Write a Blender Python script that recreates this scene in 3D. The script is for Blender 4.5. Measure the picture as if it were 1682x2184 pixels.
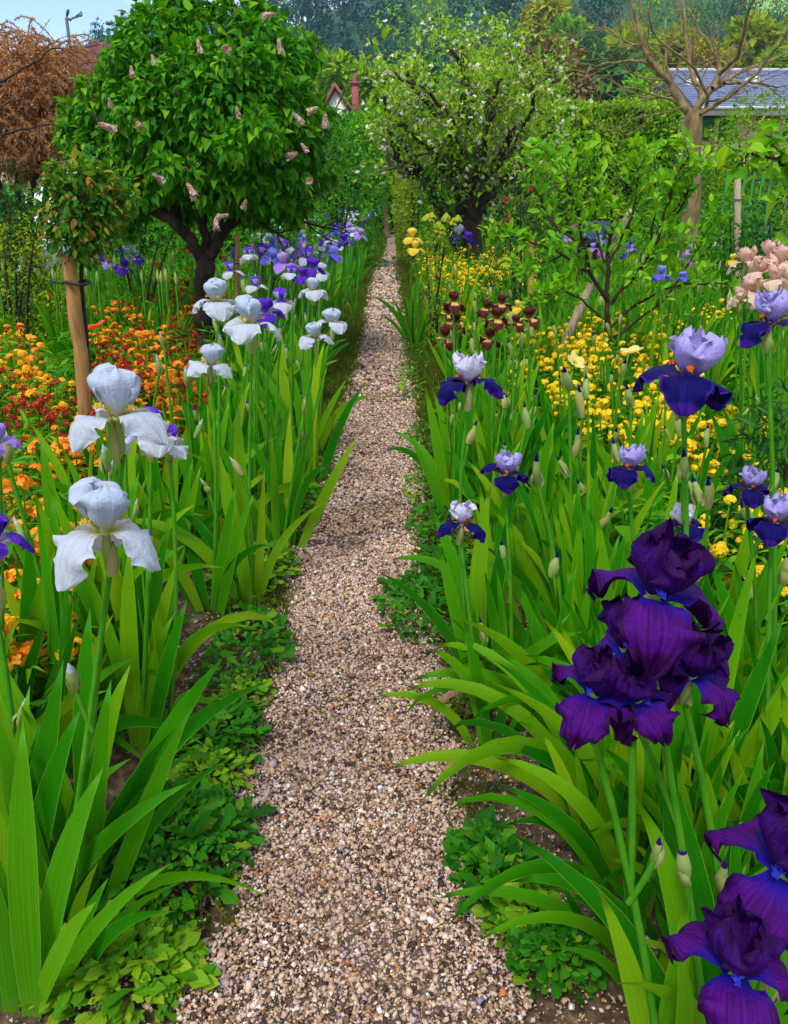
import bpy, math, random
import numpy as np
from mathutils import Vector, Matrix, Euler

for o in list(bpy.data.objects): bpy.data.objects.remove(o)
random.seed(7); rng = np.random.default_rng(7)
SC = bpy.context.scene
COL = SC.collection
R = math.radians

# ------------------------------------------------------------------ camera
H = 1.40; FOC = 1640.0; HOR = 420.0            # eye height; focal length and horizon row in a 1682 x 2184 picture
PITCH = math.atan((1092 - HOR) / FOC)
cam = bpy.data.cameras.new('camera'); camo = bpy.data.objects.new('camera', cam); COL.objects.link(camo)
cam.sensor_fit = 'VERTICAL'; cam.sensor_height = 36.0; cam.lens = 36.0 * FOC / 2184.0
cam.clip_start = 0.05; cam.clip_end = 3000
camo.location = (0, 0, H); camo.rotation_euler = (math.pi / 2 - PITCH, 0, 0)
SC.camera = camo
CP, SP = math.cos(PITCH), math.sin(PITCH)

def ray(px, py):
    x = (px - 841) / FOC; y = (py - 1092) / FOC
    return Vector((x, CP - y * SP, -SP - y * CP))
def at(px, py, z):      # point at camera depth z
    return Vector((0, 0, H)) + ray(px, py) * z
def at_y(px, py, Y):    # point at forward distance Y
    d = ray(px, py); return Vector((0, 0, H)) + d * (Y / d.y)
def at_h(px, py, h=0.0):  # point at height h
    d = ray(px, py); return Vector((0, 0, H)) + d * ((h - H) / d.z)

# ------------------------------------------------------------------ sky, sun, exposure
SUN_EL, SUN_AZ = 58.0, 205.0
W = bpy.data.worlds.new('World'); SC.world = W; W.use_nodes = True
nt = W.node_tree; nt.nodes.clear()
def N(t, typ, **kw):
    n = t.nodes.new(typ)
    for k, v in kw.items():
        if k in ('operation', 'blend_type', 'data_type', 'noise_dimensions', 'sky_type', 'sun_disc', 'attribute_name', 'wave_type', 'bands_direction', 'feature', 'attribute_type', 'clamp', 'distance'):
            setattr(n, k, v)
        else:
            n.inputs[k].default_value = v
    return n
wo = N(nt, 'ShaderNodeOutputWorld'); bg = N(nt, 'ShaderNodeBackground', Strength=0.10)
sky = N(nt, 'ShaderNodeTexSky', sky_type='NISHITA', sun_disc=False)
sky.sun_elevation = R(SUN_EL); sky.sun_rotation = R(SUN_AZ); sky.air_density = 1.0; sky.dust_density = 0.2; sky.ozone_density = 2.5; sky.altitude = 300
tc = N(nt, 'ShaderNodeTexCoord'); mp = N(nt, 'ShaderNodeMapping'); mp.inputs['Scale'].default_value = (1.0, 1.0, 2.2); mp.inputs['Location'].default_value = (-1.572, 0.265, -0.780); mp.inputs['Rotation'].default_value = (0, 0, R(17))
cn = N(nt, 'ShaderNodeTexNoise', Scale=3.0, Detail=6.0, Roughness=0.55)
cr = N(nt, 'ShaderNodeValToRGB'); cr.color_ramp.elements[0].position = 0.42; cr.color_ramp.elements[1].position = 0.60
cm = N(nt, 'ShaderNodeMixRGB'); cm.inputs['Color2'].default_value = (7.0, 7.2, 7.6, 1)
nt.links.new(tc.outputs['Generated'], mp.inputs['Vector']); nt.links.new(mp.outputs['Vector'], cn.inputs['Vector'])
nt.links.new(cn.outputs['Fac'], cr.inputs['Fac']); nt.links.new(cr.outputs['Color'], cm.inputs['Fac'])
nt.links.new(sky.outputs['Color'], cm.inputs['Color1']); nt.links.new(cm.outputs['Color'], bg.inputs['Color'])
nt.links.new(bg.outputs['Background'], wo.inputs['Surface'])
sl = bpy.data.lights.new('sun', 'SUN'); sl.energy = 1.5; sl.angle = R(12); sl.color = (1.0, 0.96, 0.88)
so = bpy.data.objects.new('sun', sl); COL.objects.link(so)
az = R(SUN_AZ); el = R(SUN_EL)
sd = Vector((math.sin(az) * math.cos(el), math.cos(az) * math.cos(el), math.sin(el)))
so.rotation_euler = (-sd).to_track_quat('-Z', 'Y').to_euler(); so.location = (0, 0, 30)
SC.view_settings.view_transform = 'Standard'; SC.view_settings.look = 'None'
SC.view_settings.exposure = 1.2; SC.view_settings.gamma = 1.0; SC.view_settings.use_curve_mapping = False
SC.cycles.max_bounces = 8; SC.cycles.diffuse_bounces = 5; SC.cycles.glossy_bounces = 2; SC.cycles.transmission_bounces = 4
SC.cycles.caustics_reflective = False; SC.cycles.caustics_refractive = False
SC.cycles.use_denoising = True

# ------------------------------------------------------------------ materials
MATS = {}
def newmat(name):
    m = bpy.data.materials.new(name); m.use_nodes = True; t = m.node_tree; t.nodes.clear()
    MATS[name] = m; return m, t
def c4(c): return (c[0], c[1], c[2], 1)
def out_leaf(t, col, rough=0.5, trans=0.35, spec=0.35, tcol=1.25, bump=None):
    o = N(t, 'ShaderNodeOutputMaterial'); b = N(t, 'ShaderNodeBsdfPrincipled', Roughness=rough); b.inputs['Specular IOR Level'].default_value = spec
    t.links.new(col, b.inputs['Base Color'])
    if bump is not None: t.links.new(bump, b.inputs['Normal'])
    if trans > 0:
        tr = N(t, 'ShaderNodeBsdfTranslucent'); mx = N(t, 'ShaderNodeMixShader', Fac=trans)
        g = N(t, 'ShaderNodeMixRGB', blend_type='MULTIPLY'); g.inputs['Fac'].default_value = 1; g.inputs['Color2'].default_value = (tcol * 1.1, tcol, tcol * 0.7, 1)
        t.links.new(col, g.inputs['Color1']); t.links.new(g.outputs['Color'], tr.inputs['Color'])
        t.links.new(b.outputs[0], mx.inputs[1]); t.links.new(tr.outputs[0], mx.inputs[2]); t.links.new(mx.outputs[0], o.inputs['Surface'])
    else:
        t.links.new(b.outputs[0], o.inputs['Surface'])
def rand_fac(t):
    a = N(t, 'ShaderNodeAttribute', attribute_name='tint'); oi = N(t, 'ShaderNodeObjectInfo')
    ad = N(t, 'ShaderNodeMath', operation='ADD'); fr = N(t, 'ShaderNodeMath', operation='FRACT')
    t.links.new(a.outputs['Fac'], ad.inputs[0]); t.links.new(oi.outputs['Random'], ad.inputs[1]); t.links.new(ad.outputs[0], fr.inputs[0])
    return fr.outputs[0]
def ramp(t, fac, stops, const=False):
    r = N(t, 'ShaderNodeValToRGB'); e = r.color_ramp.elements
    if const: r.color_ramp.interpolation = 'CONSTANT'
    while len(e) < len(stops): e.new(0.5)
    for i, (p, c) in enumerate(stops): e[i].position = p; e[i].color = c4(c)
    t.links.new(fac, r.inputs['Fac']); return r.outputs['Color']
def mixc(t, a, b, fac, mode='MIX'):
    m = N(t, 'ShaderNodeMixRGB', blend_type=mode)
    for s, v in (('Color1', a), ('Color2', b)):
        if isinstance(v, tuple): m.inputs[s].default_value = c4(v)
        else: t.links.new(v, m.inputs[s])
    if isinstance(fac, (int, float)): m.inputs['Fac'].default_value = fac
    else: t.links.new(fac, m.inputs['Fac'])
    return m.outputs['Color']
def leafmat(name, stops, rough=0.55, trans=0.42, spec=0.14):
    m, t = newmat(name)
    col = ramp(t, rand_fac(t), stops)
    uv = N(t, 'ShaderNodeUVMap'); sx = N(t, 'ShaderNodeSeparateXYZ'); t.links.new(uv.outputs[0], sx.inputs[0])
    # pale midrib
    a = N(t, 'ShaderNodeMath', operation='SUBTRACT'); a.inputs[1].default_value = 0.5; t.links.new(sx.outputs[0], a.inputs[0])
    b = N(t, 'ShaderNodeMath', operation='ABSOLUTE'); t.links.new(a.outputs[0], b.inputs[0])
    k = ramp(t, b.outputs[0], [(0.0, (1.35, 1.25, 1.2)), (0.10, (0.97, 0.97, 0.97)), (0.5, (1.06, 1.06, 1.0))])
    col = mixc(t, col, k, 1.0, 'MULTIPLY')
    out_leaf(t, col, rough, trans, spec); return m
def plain(name, stops, rough=0.8, scale=8.0, bump=0.0, spec=0.3, obj_rand=True, trans=0.0, stretch=None, detail=5.0):
    m, t = newmat(name)
    tc = N(t, 'ShaderNodeTexCoord'); n = N(t, 'ShaderNodeTexNoise', Scale=scale, Detail=detail, Roughness=0.6)
    v = tc.outputs['Object']
    if stretch:
        mp = N(t, 'ShaderNodeMapping'); mp.inputs['Scale'].default_value = stretch; t.links.new(v, mp.inputs['Vector']); v = mp.outputs['Vector']
    t.links.new(v, n.inputs['Vector'])
    col = ramp(t, n.outputs['Fac'], stops)
    bn = None
    if bump:
        bb = N(t, 'ShaderNodeBump', Strength=bump, Distance=0.01); t.links.new(n.outputs['Fac'], bb.inputs['Height']); bn = bb.outputs['Normal']
    out_leaf(t, col, rough, trans, spec, bump=bn); return m

# iris sword leaf: fine parallel veins, pale margin, tips that yellow and brown on some leaves
m, t = newmat('iris_leaf')
rf = rand_fac(t)
col = ramp(t, rf, [(0.0, (0.010, 0.155, 0.002)), (0.3, (0.028, 0.245, 0.002)), (0.6, (0.080, 0.330, 0.003)), (0.88, (0.180, 0.400, 0.005)), (1.0, (0.30, 0.46, 0.008))])
uv = N(t, 'ShaderNodeUVMap'); sx = N(t, 'ShaderNodeSeparateXYZ'); t.links.new(uv.outputs[0], sx.inputs[0])
wv = N(t, 'ShaderNodeTexNoise', Scale=1.0, Detail=3.0); mp = N(t, 'ShaderNodeMapping'); mp.inputs['Scale'].default_value = (26, 1.2, 1)
t.links.new(uv.outputs[0], mp.inputs['Vector']); t.links.new(mp.outputs['Vector'], wv.inputs['Vector'])
col = mixc(t, col, ramp(t, wv.outputs['Fac'], [(0.3, (0.72, 0.78, 0.7)), (0.7, (1.3, 1.2, 1.2))]), 1.0, 'MULTIPLY')
a = N(t, 'ShaderNodeMath', operation='SUBTRACT'); a.inputs[1].default_value = 0.5; t.links.new(sx.outputs[0], a.inputs[0])
b = N(t, 'ShaderNodeMath', operation='ABSOLUTE'); t.links.new(a.outputs[0], b.inputs[0])
edge = ramp(t, b.outputs[0], [(0.455, (0, 0, 0)), (0.49, (1, 1, 1))])
col = mixc(t, col, (0.16, 0.40, 0.03), edge)
tipn = N(t, 'ShaderNodeMath', operation='MULTIPLY_ADD'); tipn.inputs[1].default_value = 0.10; t.links.new(rf, tipn.inputs[0]); t.links.new(sx.outputs[1], tipn.inputs[2])
tipm = N(t, 'ShaderNodeMapRange'); tipm.inputs['From Min'].default_value = 1.045; tipm.inputs['From Max'].default_value = 1.10; t.links.new(tipn.outputs[0], tipm.inputs['Value'])
tip = ramp(t, tipm.outputs[0], [(0.0, (0, 0, 0)), (1.0, (1, 1, 1))])
col = mixc(t, col, (0.55, 0.42, 0.03), tip)
tip2m = N(t, 'ShaderNodeMapRange'); tip2m.inputs['From Min'].default_value = 1.085; tip2m.inputs['From Max'].default_value = 1.095; t.links.new(tipn.outputs[0], tip2m.inputs['Value'])
tip2 = ramp(t, tip2m.outputs[0], [(0.0, (0, 0, 0)), (1.0, (1, 1, 1))])
col = mixc(t, col, (0.16, 0.06, 0.02), tip2)
base = ramp(t, sx.outputs[1], [(0.0, (0.6, 0.6, 0.6)), (0.16, (0, 0, 0))])
col = mixc(t, col, (0.20, 0.30, 0.04), base)
sp = N(t, 'ShaderNodeTexNoise', Scale=60.0, Detail=1.0); tco = N(t, 'ShaderNodeTexCoord'); t.links.new(tco.outputs['Object'], sp.inputs['Vector'])
col = mixc(t, col, (0.09, 0.05, 0.015), ramp(t, sp.outputs['Fac'], [(0.74, (0, 0, 0)), (0.79, (0.8, 0.8, 0.8))]))
bmp = N(t, 'ShaderNodeBump', Strength=0.35, Distance=0.004); t.links.new(wv.outputs['Fac'], bmp.inputs['Height'])
out_leaf(t, col, 0.42, 0.40, 0.2, bump=bmp.outputs['Normal'])

G = leafmat
G('lilac_leaf', [(0.0, (0.018, 0.145, 0.002)), (0.5, (0.045, 0.23, 0.003)), (0.85, (0.11, 0.33, 0.004)), (1.0, (0.20, 0.42, 0.006))], 0.5, 0.35)
G('rose_leaf', [(0.0, (0.020, 0.11, 0.008)), (0.50, (0.05, 0.19, 0.010)), (0.75, (0.18, 0.31, 0.015)), (0.92, (0.34, 0.28, 0.03)), (1.0, (0.38, 0.15, 0.03))])
G('sapling_leaf', [(0.0, (0.0644, 0.2756, 0.0040)), (0.5, (0.1380, 0.3922, 0.0050)), (1.0, (0.2760, 0.5088, 0.0100))], 0.5, 0.4)
G('apple_leaf', [(0.0, (0.1104, 0.2671, 0.0060)), (0.5, (0.2098, 0.4198, 0.0090)), (1.0, (0.3533, 0.5342, 0.0180))], 0.55, 0.4)
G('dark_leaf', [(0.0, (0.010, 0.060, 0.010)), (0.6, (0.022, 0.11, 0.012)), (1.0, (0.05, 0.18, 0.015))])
G('hedge_leaf', [(0.0, (0.0580, 0.1781, 0.0042)), (0.5, (0.1417, 0.3265, 0.0056)), (1.0, (0.3606, 0.5342, 0.0140))])
G('bush_leaf', [(0.0, (0.0199, 0.1654, 0.0036)), (0.5, (0.0497, 0.2671, 0.0042)), (1.0, (0.1325, 0.3943, 0.0072))])
G('olive_leaf', [(0.0, (0.0920, 0.1855, 0.0050)), (0.5, (0.1955, 0.3180, 0.0063)), (1.0, (0.3795, 0.4505, 0.0125))])
G('herb_leaf', [(0.0, (0.0276, 0.1802, 0.0040)), (0.5, (0.0690, 0.2862, 0.0050)), (1.0, (0.1748, 0.4134, 0.0090))])
G('weed_dark', [(0.0, (0.0129, 0.1060, 0.0040)), (0.6, (0.0276, 0.1908, 0.0050)), (0.9, (0.0644, 0.2650, 0.0060)), (1.0, (0.1840, 0.2756, 0.0150))])
G('weed_light', [(0.0, (0.0506, 0.2014, 0.0050)), (0.5, (0.1104, 0.2968, 0.0070)), (1.0, (0.2760, 0.4240, 0.0150))])
G('verge_blade', [(0.0, (0.0322, 0.0795, 0.0050)), (0.4, (0.0644, 0.1272, 0.0060)), (0.75, (0.1104, 0.1590, 0.0080)), (1.0, (0.1840, 0.1484, 0.0200))])
G('bed_blade', [(0.0, (0.0276, 0.1696, 0.0040)), (0.5, (0.0690, 0.2756, 0.0050)), (1.0, (0.1840, 0.4028, 0.0090))])
G('pine_needle', [(0.0, (0.005, 0.050, 0.052)), (0.6, (0.010, 0.078, 0.070)), (1.0, (0.026, 0.12, 0.075))], 0.7, 0.1)  # blue of the hill haze is mixed into the needle colour
G('forest_leaf', [(0.0, (0.012, 0.10, 0.038)), (0.6, (0.030, 0.17, 0.040)), (1.0, (0.08, 0.26, 0.040))], 0.7, 0.15)
G('spring_leaf', [(0.0, (0.0741, 0.2438, 0.0115)), (0.6, (0.1481, 0.3657, 0.0115)), (1.0, (0.2539, 0.4632, 0.0172))], 0.7, 0.2)
G('gold_leaf', [(0.0, (0.2024, 0.2332, 0.0100)), (0.6, (0.3312, 0.3392, 0.0150)), (1.0, (0.4600, 0.4452, 0.0200))], 0.7, 0.2)
G('bronze_leaf', [(0.0, (0.10, 0.08, 0.025)), (0.6, (0.18, 0.12, 0.035)), (1.0, (0.26, 0.17, 0.05))], 0.7, 0.15)
G('tamarisk_plume', [(0.0, (0.32, 0.14, 0.045)), (0.5, (0.48, 0.24, 0.10)), (0.9, (0.56, 0.32, 0.17)), (1.0, (0.58, 0.38, 0.26))], 0.8, 0.35)
plain('bark_dark', [(0.3, (0.016, 0.010, 0.007)), (0.6, (0.045, 0.028, 0.018)), (0.8, (0.085, 0.06, 0.04))], 0.9, 25, 0.6, stretch=(1, 1, 0.25))
plain('bark_tan', [(0.3, (0.13, 0.085, 0.035)), (0.55, (0.24, 0.17, 0.075)), (0.8, (0.34, 0.30, 0.20))], 0.9, 14, 0.5, stretch=(1, 1, 0.3))
plain('bark_grey', [(0.3, (0.08, 0.065, 0.045)), (0.7, (0.18, 0.15, 0.11))], 0.9, 14, 0.5)
plain('stake_wood', [(0.30, (0.16, 0.065, 0.018)), (0.5, (0.33, 0.16, 0.05)), (0.75, (0.46, 0.26, 0.09))], 0.75, 9, 0.4, stretch=(4, 4, 0.35))
plain('stake_grey', [(0.3, (0.22, 0.15, 0.08)), (0.7, (0.45, 0.37, 0.24))], 0.8, 12, 0.3, stretch=(4, 4, 0.35))
plain('tie_rubber', [(0.3, (0.012, 0.012, 0.012)), (0.7, (0.03, 0.028, 0.025))], 0.6, 20)
plain('stem_green', [(0.3, (0.025, 0.18, 0.005)), (0.7, (0.08, 0.28, 0.010))], 0.55, 18, spec=0.15)
plain('bract_paper', [(0.25, (0.14, 0.24, 0.03)), (0.5, (0.36, 0.36, 0.10)), (0.62, (0.50, 0.40, 0.20)), (0.78, (0.30, 0.19, 0.09))], 0.7, 26, 0.2, stretch=(1, 1, 0.4), trans=0.3)
plain('bract_green', [(0.25, (0.16, 0.30, 0.05)), (0.55, (0.36, 0.44, 0.13)), (0.8, (0.52, 0.48, 0.22))], 0.6, 20, 0.2, stretch=(1, 1, 0.4), trans=0.3)
plain('soil', [(0.28, (0.022, 0.013, 0.008)), (0.48, (0.075, 0.046, 0.026)), (0.62, (0.14, 0.092, 0.055)), (0.72, (0.32, 0.25, 0.17))], 0.95, 38, 0.9, detail=9)
plain('gravel_bed', [(0.30, (0.12, 0.08, 0.06)), (0.45, (0.20, 0.135, 0.10)), (0.6, (0.27, 0.19, 0.145)), (0.8, (0.38, 0.30, 0.24))], 0.9, 70, 1.0, detail=7)  # lowered tone stands in for the self-shadow loose stones would give
plain('gravel_bed_shaded', [(0.3, (0.05, 0.032, 0.024)), (0.6, (0.13, 0.09, 0.065)), (0.8, (0.26, 0.19, 0.14))], 0.95, 90, 1.0, detail=7)  # darker bed colour paints the shade in the gaps between pebbles
plain('meadow', [(0.3, (0.03, 0.09, 0.012)), (0.6, (0.07, 0.17, 0.02)), (0.8, (0.13, 0.24, 0.03))], 0.95, 0.25, detail=8)
plain('hill_floor', [(0.3, (0.010, 0.045, 0.025)), (0.7, (0.03, 0.09, 0.035))], 0.95, 0.1)
plain('field', [(0.3, (0.16, 0.30, 0.05)), (0.7, (0.26, 0.40, 0.08))], 0.95, 0.1)
plain('slate', [(0.3, (0.12, 0.145, 0.27)), (0.6, (0.18, 0.215, 0.37)), (0.8, (0.24, 0.28, 0.44))], 0.6, 2.0, 0.1)
plain('clay_tile', [(0.3, (0.07, 0.022, 0.030)), (0.6, (0.13, 0.045, 0.05)), (0.8, (0.20, 0.10, 0.06))], 0.85, 3.0, 0.2)
plain('plaster_pink', [(0.3, (0.60, 0.34, 0.26)), (0.7, (0.70, 0.44, 0.34))], 0.9, 2.0)
plain('plaster_pale', [(0.3, (0.55, 0.50, 0.44)), (0.7, (0.75, 0.71, 0.64))], 0.9, 2.0)
plain('white_paint', [(0.3, (0.66, 0.72, 0.80)), (0.7, (0.78, 0.82, 0.86))], 0.5, 2.0)
plain('green_paint', [(0.3, (0.006, 0.11, 0.02)), (0.7, (0.010, 0.16, 0.03))], 0.5, 3.0)
plain('brick_red', [(0.3, (0.20, 0.05, 0.05)), (0.7, (0.34, 0.10, 0.08))], 0.9, 6.0, 0.3)
plain('grey_metal', [(0.3, (0.05, 0.07, 0.10)), (0.7, (0.09, 0.12, 0.16))], 0.5, 5.0)
plain('zinc', [(0.3, (0.40, 0.42, 0.46)), (0.7, (0.52, 0.54, 0.58))], 0.5, 5.0)
plain('denim_blue', [(0.3, (0.010, 0.022, 0.060)), (0.7, (0.025, 0.050, 0.12))], 0.9, 30, 0.3)
plain('trouser_dark', [(0.3, (0.008, 0.008, 0.012)), (0.7, (0.02, 0.02, 0.028))], 0.9, 30)
plain('skin', [(0.3, (0.45, 0.25, 0.17)), (0.7, (0.52, 0.31, 0.22))], 0.6, 10)
plain('hair_brown', [(0.3, (0.03, 0.018, 0.01)), (0.7, (0.07, 0.04, 0.022))], 0.7, 40)
plain('dry_leaf', [(0.3, (0.20, 0.10, 0.04)), (0.7, (0.45, 0.30, 0.15))], 0.9, 20, 0.3)
# glass
m, t = newmat('pane_glass'); o_ = N(t, 'ShaderNodeOutputMaterial'); b_ = N(t, 'ShaderNodeBsdfPrincipled', Roughness=0.05); b_.inputs['Base Color'].default_value = (0.03, 0.04, 0.05, 1); t.links.new(b_.outputs[0], o_.inputs[0])
# pebbles
m, t = newmat('pebble'); rf = rand_fac(t)
col = ramp(t, rf, [(0.0, (0.045, 0.026, 0.020)), (0.10, (0.15, 0.085, 0.055)), (0.22, (0.27, 0.16, 0.095)), (0.38, (0.42, 0.28, 0.19)), (0.55, (0.50, 0.37, 0.27)), (0.70, (0.40, 0.31, 0.30)), (0.82, (0.54, 0.43, 0.34)), (0.93, (0.68, 0.63, 0.60)), (0.965, (0.42, 0.16, 0.05)), (0.985, (0.22, 0.20, 0.32))], True)
tcx = N(t, 'ShaderNodeTexCoord'); zn = N(t, 'ShaderNodeTexNoise', Scale=2.6, Detail=4.0); t.links.new(tcx.outputs['Object'], zn.inputs['Vector']); col = mixc(t, col, ramp(t, zn.outputs['Fac'], [(0.35, (0.92, 0.87, 0.83)), (0.6, (1.28, 1.26, 1.25))]), 1.0, 'MULTIPLY')
nn = N(t, 'ShaderNodeTexNoise', Scale=180.0, Detail=3.0); t.links.new(tcx.outputs['Object'], nn.inputs['Vector'])
col = mixc(t, col, ramp(t, nn.outputs['Fac'], [(0.3, (0.72, 0.72, 0.72)), (0.7, (1.15, 1.13, 1.1))]), 1.0, 'MULTIPLY')
out_leaf(t, col, 0.7, 0.0, 0.3)

def petalmat(name, body, rim, haft, throat=None, vein=0.25, trans=0.35, rough=0.55, rimw=0.86, haft_to=0.30, spec=0.25, rimtop=True):
    m, t = newmat(name)
    uv = N(t, 'ShaderNodeUVMap'); sx = N(t, 'ShaderNodeSeparateXYZ'); t.links.new(uv.outputs[0], sx.inputs[0])
    mp = N(t, 'ShaderNodeMapping'); mp.inputs['Scale'].default_value = (22, 1.6, 1); t.links.new(uv.outputs[0], mp.inputs['Vector'])
    vn = N(t, 'ShaderNodeTexNoise', Scale=1.0, Detail=4.0); t.links.new(mp.outputs['Vector'], vn.inputs['Vector'])
    bl = N(t, 'ShaderNodeTexNoise', Scale=5.0, Detail=3.0); t.links.new(uv.outputs[0], bl.inputs['Vector'])
    col = mixc(t, body, ramp(t, vn.outputs['Fac'], [(0.3, (1 - vein,) * 3), (0.7, (1 + vein,) * 3)]), 1.0, 'MULTIPLY')
    a = N(t, 'ShaderNodeMath', operation='SUBTRACT'); a.inputs[1].default_value = 0.5; t.links.new(sx.outputs[0], a.inputs[0])
    b = N(t, 'ShaderNodeMath', operation='ABSOLUTE'); t.links.new(a.outputs[0], b.inputs[0])
    b2 = N(t, 'ShaderNodeMath', operation='MULTIPLY'); b2.inputs[1].default_value = 2.0; t.links.new(b.outputs[0], b2.inputs[0])
    mx = N(t, 'ShaderNodeMath', operation='MAXIMUM'); t.links.new(b2.outputs[0], mx.inputs[0])
    if rimtop: t.links.new(sx.outputs[1], mx.inputs[1])
    ws = N(t, 'ShaderNodeMath', operation='MULTIPLY_ADD'); ws.inputs[1].default_value = 0.16; t.links.new(bl.outputs['Fac'], ws.inputs[0]); t.links.new(mx.outputs[0], ws.inputs[2])
    rimf = ramp(t, ws.outputs[0], [(min(rimw + 0.04, 0.96), (0, 0, 0)), (min(rimw + 0.12, 1.0), (1, 1, 1))])
    col = mixc(t, col, rim, rimf)
    hs = N(t, 'ShaderNodeMath', operation='MULTIPLY_ADD'); hs.inputs[1].default_value = 0.22; t.links.new(vn.outputs['Fac'], hs.inputs[0]); t.links.new(sx.outputs[1], hs.inputs[2])
    hf = ramp(t, hs.outputs[0], [(0.11 + haft_to * 0.35, (1, 1, 1)), (0.11 + haft_to, (0, 0, 0))])
    col = mixc(t, col, haft, hf)
    cz = N(t, 'ShaderNodeTexNoise', Scale=9.0, Detail=5.0, Roughness=0.65); t.links.new(uv.outputs[0], cz.inputs['Vector']); b0 = N(t, 'ShaderNodeBump', Strength=0.5, Distance=0.010); t.links.new(cz.outputs['Fac'], b0.inputs['Height'])
    bb = N(t, 'ShaderNodeBump', Strength=0.5, Distance=0.004); t.links.new(vn.outputs['Fac'], bb.inputs['Height']); t.links.new(b0.outputs['Normal'], bb.inputs['Normal'])
    out_leaf(t, col, rough, trans, spec, tcol=1.1, bump=bb.outputs['Normal']); return m
petalmat('white_standard', (0.47, 0.53, 0.70), (0.53, 0.58, 0.74), (0.50, 0.50, 0.36), vein=0.16, trans=0.30)
petalmat('white_fall', (0.50, 0.55, 0.65), (0.56, 0.60, 0.71), (0.48, 0.40, 0.06), vein=0.16, trans=0.30)
petalmat('purple_standard', (0.034, 0.0016, 0.115), (0.026, 0.0008, 0.060), (0.02, 0.003, 0.16), vein=0.6, rough=0.6, trans=0.25, spec=0.12)
petalmat('purple_fall', (0.062, 0.0016, 0.150), (0.030, 0.0006, 0.055), (0.018, 0.008, 0.34), vein=0.6, rough=0.6, trans=0.25, haft_to=0.40, spec=0.12)
petalmat('lilac_standard', (0.37, 0.32, 0.74), (0.45, 0.40, 0.80), (0.16, 0.05, 0.46), vein=0.10, haft_to=0.35)
petalmat('navy_fall', (0.003, 0.0010, 0.085), (0.040, 0.005, 0.20), (0.11, 0.008, 0.04), vein=0.5, rimw=0.93, trans=0.15, haft_to=0.24, rough=0.6, spec=0.10)
petalmat('pale_lilac_standard', (0.60, 0.57, 0.80), (0.66, 0.63, 0.84), (0.25, 0.10, 0.55), vein=0.08)
petalmat('maroon_standard', (0.085, 0.003, 0.004), (0.06, 0.002, 0.003), (0.30, 0.10, 0.03), vein=0.3, rough=0.4, trans=0.3)
petalmat('maroon_fall', (0.66, 0.46, 0.12), (0.10, 0.006, 0.006), (0.62, 0.50, 0.16), vein=0.2, rimw=0.60, trans=0.3)
petalmat('violet_standard', (0.10, 0.015, 0.50), (0.13, 0.03, 0.58), (0.20, 0.08, 0.62), vein=0.2)
petalmat('violet_fall', (0.085, 0.012, 0.45), (0.11, 0.02, 0.55), (0.50, 0.45, 0.70), vein=0.25)
petalmat('plicata_standard', (0.62, 0.60, 0.86), (0.14, 0.03, 0.60), (0.25, 0.10, 0.65), vein=0.2, rimw=0.55)
petalmat('plicata_fall', (0.56, 0.58, 0.68), (0.60, 0.62, 0.72), (0.12, 0.03, 0.52), vein=0.05, haft_to=0.5)
petalmat('pink_standard', (0.72, 0.46, 0.38), (0.76, 0.52, 0.44), (0.70, 0.40, 0.26), vein=0.06)
petalmat('pink_fall', (0.76, 0.54, 0.44), (0.78, 0.60, 0.50), (0.72, 0.42, 0.14), vein=0.06)
petalmat('yellow_standard', (0.84, 0.66, 0.06), (0.88, 0.72, 0.10), (0.80, 0.58, 0.04), vein=0.08)
petalmat('yellow_fall', (0.84, 0.62, 0.04), (0.88, 0.70, 0.08), (0.80, 0.50, 0.02), vein=0.10)
petalmat('blue_standard', (0.22, 0.24, 0.86), (0.30, 0.32, 0.90), (0.15, 0.12, 0.60), vein=0.12)
petalmat('blue_fall', (0.10, 0.09, 0.72), (0.16, 0.16, 0.80), (0.50, 0.50, 0.75), vein=0.15)
petalmat('mauve_standard', (0.46, 0.30, 0.78), (0.54, 0.38, 0.82), (0.35, 0.15, 0.5), vein=0.12)
petalmat('mauve_fall', (0.36, 0.20, 0.72), (0.44, 0.26, 0.78), (0.55, 0.45, 0.6), vein=0.15)
petalmat('tulip_red', (0.52, 0.012, 0.012), (0.60, 0.03, 0.02), (0.35, 0.04, 0.01), vein=0.2)
petalmat('tulip_dark', (0.16, 0.004, 0.012), (0.20, 0.008, 0.015), (0.1, 0.01, 0.01), vein=0.2)
petalmat('poppy_orange', (0.82, 0.22, 0.01), (0.88, 0.30, 0.02), (0.75, 0.12, 0.01), vein=0.15)
petalmat('poppy_red', (0.78, 0.07, 0.008), (0.84, 0.12, 0.01), (0.6, 0.03, 0.01), vein=0.15)
petalmat('apple_blossom', (0.84, 0.80, 0.72), (0.88, 0.84, 0.78), (0.84, 0.76, 0.62), vein=0.05)
petalmat('narcissus_yellow', (0.86, 0.74, 0.22), (0.88, 0.78, 0.3), (0.85, 0.55, 0.02), vein=0.05)
def floret(name, stops):
    leafmat(name, stops, 0.6, 0.3, 0.2)
floret('wall_orange', [(0.0, (0.72, 0.20, 0.008)), (0.6, (0.86, 0.33, 0.015)), (1.0, (0.90, 0.45, 0.03))])
floret('wall_red', [(0.0, (0.16, 0.008, 0.006)), (0.6, (0.34, 0.02, 0.008)), (0.9, (0.55, 0.07, 0.012)), (1.0, (0.75, 0.22, 0.02))])
floret('wall_yellow', [(0.0, (0.76, 0.50, 0.006)), (0.6, (0.80, 0.62, 0.010)), (1.0, (0.84, 0.70, 0.03))])
floret('wall_amber', [(0.0, (0.80, 0.34, 0.008)), (0.6, (0.88, 0.48, 0.015)), (1.0, (0.90, 0.58, 0.03))])
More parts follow.
